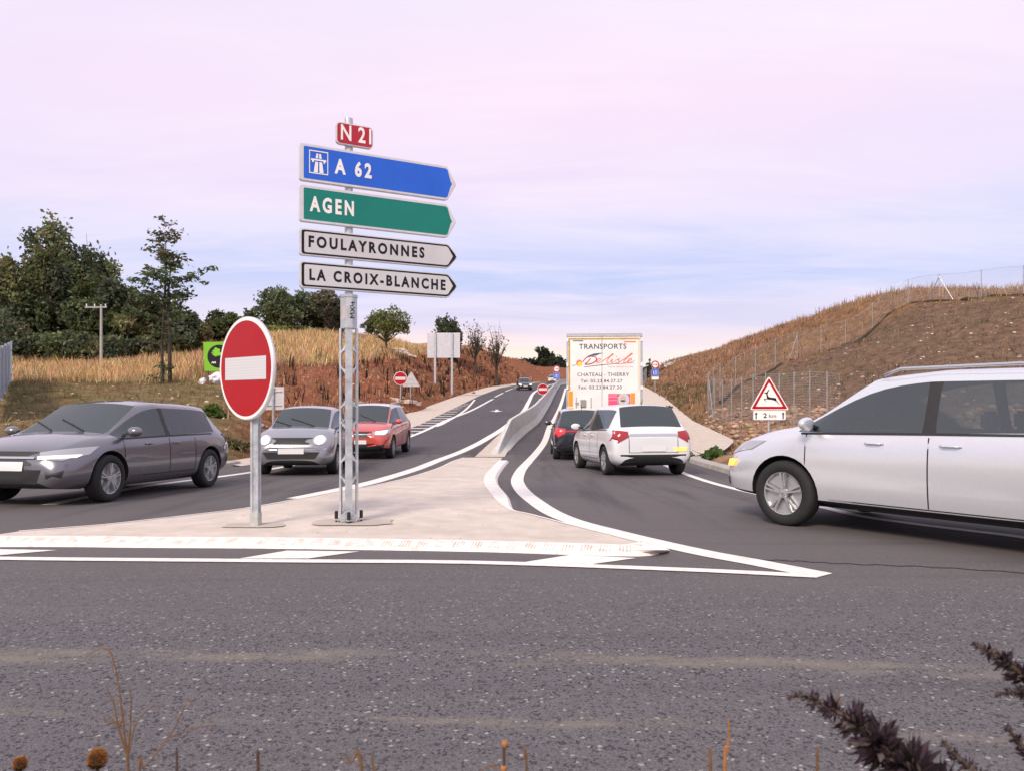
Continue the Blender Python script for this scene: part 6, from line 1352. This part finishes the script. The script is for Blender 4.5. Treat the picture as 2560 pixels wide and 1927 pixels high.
stalk('dry_weed', 'short broken orange straw just left of the bent straw', 1.55, [[(1770, 1890), (1776, 1927)]], M_straw, .004)
stalk('dry_weed', 'fuzzy brown straw tip at the bottom near the dark spiky plant', 1.6, [[(2045, 1872), (2043, 1927)]], M_straw, .0036)
t, o0 = stalk('dry_weed', 'tuft of pale forked straws between the teasels and the seed cups', 1.6, [[(862, 1885), (878, 1905), (905, 1927)], [(890, 1868), (898, 1895), (905, 1927)], [(932, 1875), (930, 1900), (938, 1927)]], M_straw, .0034)
stalk('dry_weed', 'thin dark broken stalk left of the pale forked straws', 1.6, [[(642, 1878), (643, 1900), (645, 1927)]], M_straw2, .0034)
stalk('dry_weed', 'thin dark stub of a stalk right of the tall hooked stalk', 1.6, [[(442, 1880), (442, 1927)]], M_straw2, .003)
stalk('dry_weed', 'crooked dry sprig beside the seed cups', 1.6, [[(1310, 1858), (1312, 1895), (1316, 1927)], [(1200, 1925), (1225, 1912), (1243, 1920)]], M_straw, .003)
# dark spiky plant close to the lens
def spiky(name, lab, Y, stems, seed):
    base = Q(2640, 2300, Y); gz = T1(base.x, Y); o0 = Vector((base.x, Y, gz)); t = empty(name, o0, lab, 'plant'); rr = np.random.default_rng(seed)
    for path in stems:
        pts = [Q(p[0], p[1], Y+p[3]) for p in path]; wd = [p[2]*Y/F0 for p in path]; C = catmull([tuple(p) for p in pts], 10); n = len(C); W_ = np.interp(np.linspace(0, len(path)-1, n), range(len(path)), wd); acc = 0
        mb = MB(); mb.tube([tuple(Vector(c)-o0) for c in C], [.0012+W_[k]*.05 for k in range(n)], 6); mb.build('stem', M_straw2, t)
        P, D, S_ = [], [], []
        for k in range(n-1):
            tg = np.array(C[k+1]-C[k]); ln = np.linalg.norm(tg); tg /= ln; acc += ln/(W_[k]*.075+.0016); whorl = .5+.5*math.sin(acc)
            m = int(44*ln/.01*(.25+W_[k]/.05)*(.30+1.1*whorl**2)); m = max(8, min(m, 70))
            v = rr.normal(size=(m, 3)); v -= tg*(v@tg)[:, None]; v /= np.linalg.norm(v, axis=1)[:, None]; d = v-tg*.40+rr.normal(size=(m, 3))*.40; d /= np.linalg.norm(d, axis=1)[:, None]
            P.append(C[k]+tg*ln*rr.random((m, 1))+v*W_[k]*.05); D.append(d); S_.append(np.full(m, W_[k]*.52*(.50+.55*whorl))*(.4+.8*rr.random(m)))
        P, D, S_ = np.concatenate(P), np.concatenate(D), np.concatenate(S_); u = np.cross(D, rr.normal(size=P.shape)); u /= np.linalg.norm(u, axis=1)[:, None]; w = (S_*.13)[:, None]
        V = np.stack([P-u*w*.5, P+D*S_[:, None]*.5-u*w, P+D*S_[:, None], P+D*S_[:, None]*.5+u*w], 1).reshape(-1, 3)-np.array(o0); nn = len(P); C_l = np.array((.028, .017, .024))*(.3+2.0*rr.random((nn, 1))); C_l[rr.random(nn) < .14] = (.14, .11, .105)
        npmesh('spiky_leaves', V, np.arange(4*nn).reshape(nn, 4), M_teasel, np.repeat(C_l, 4, 0), t)
spiky('spiky_plant', 'dark purple-black spiky plant leaning in close to the camera along the bottom edge', 1.15,
      [[(1968, 1742, 22, .12), (2005, 1738, 40, .11), (2060, 1762, 70, .09), (2130, 1800, 100, .06), (2190, 1850, 135, .04), (2250, 1905, 160, .02), (2330, 1980, 170, 0), (2480, 2120, 150, 0), (2640, 2300, 100, 0)],
       [(2120, 1860, 22, .06), (2160, 1852, 40, .05), (2205, 1868, 60, .04)], [(2355, 1850, 24, .08), (2385, 1885, 44, .07), (2430, 1925, 60, .05), (2500, 2020, 60, .02), (2580, 2200, 40, 0)]], 71)
spiky('spiky_plant', 'dark spiky plant tips reaching in higher up at the photo edge', 1.20,
      [[(2432, 1608, 26, .1), (2462, 1622, 44, .09), (2510, 1650, 66, .08), (2560, 1690, 90, .06), (2620, 1760, 100, .03), (2680, 1900, 100, 0), (2720, 2300, 60, 0)], [(2488, 1736, 22, .1), (2525, 1730, 34, .09), (2575, 1738, 46, .08), (2680, 1800, 40, .04)], [(2515, 1815, 24, .08), (2540, 1845, 44, .07), (2575, 1890, 60, .05), (2680, 2020, 50, 0)]], 72)
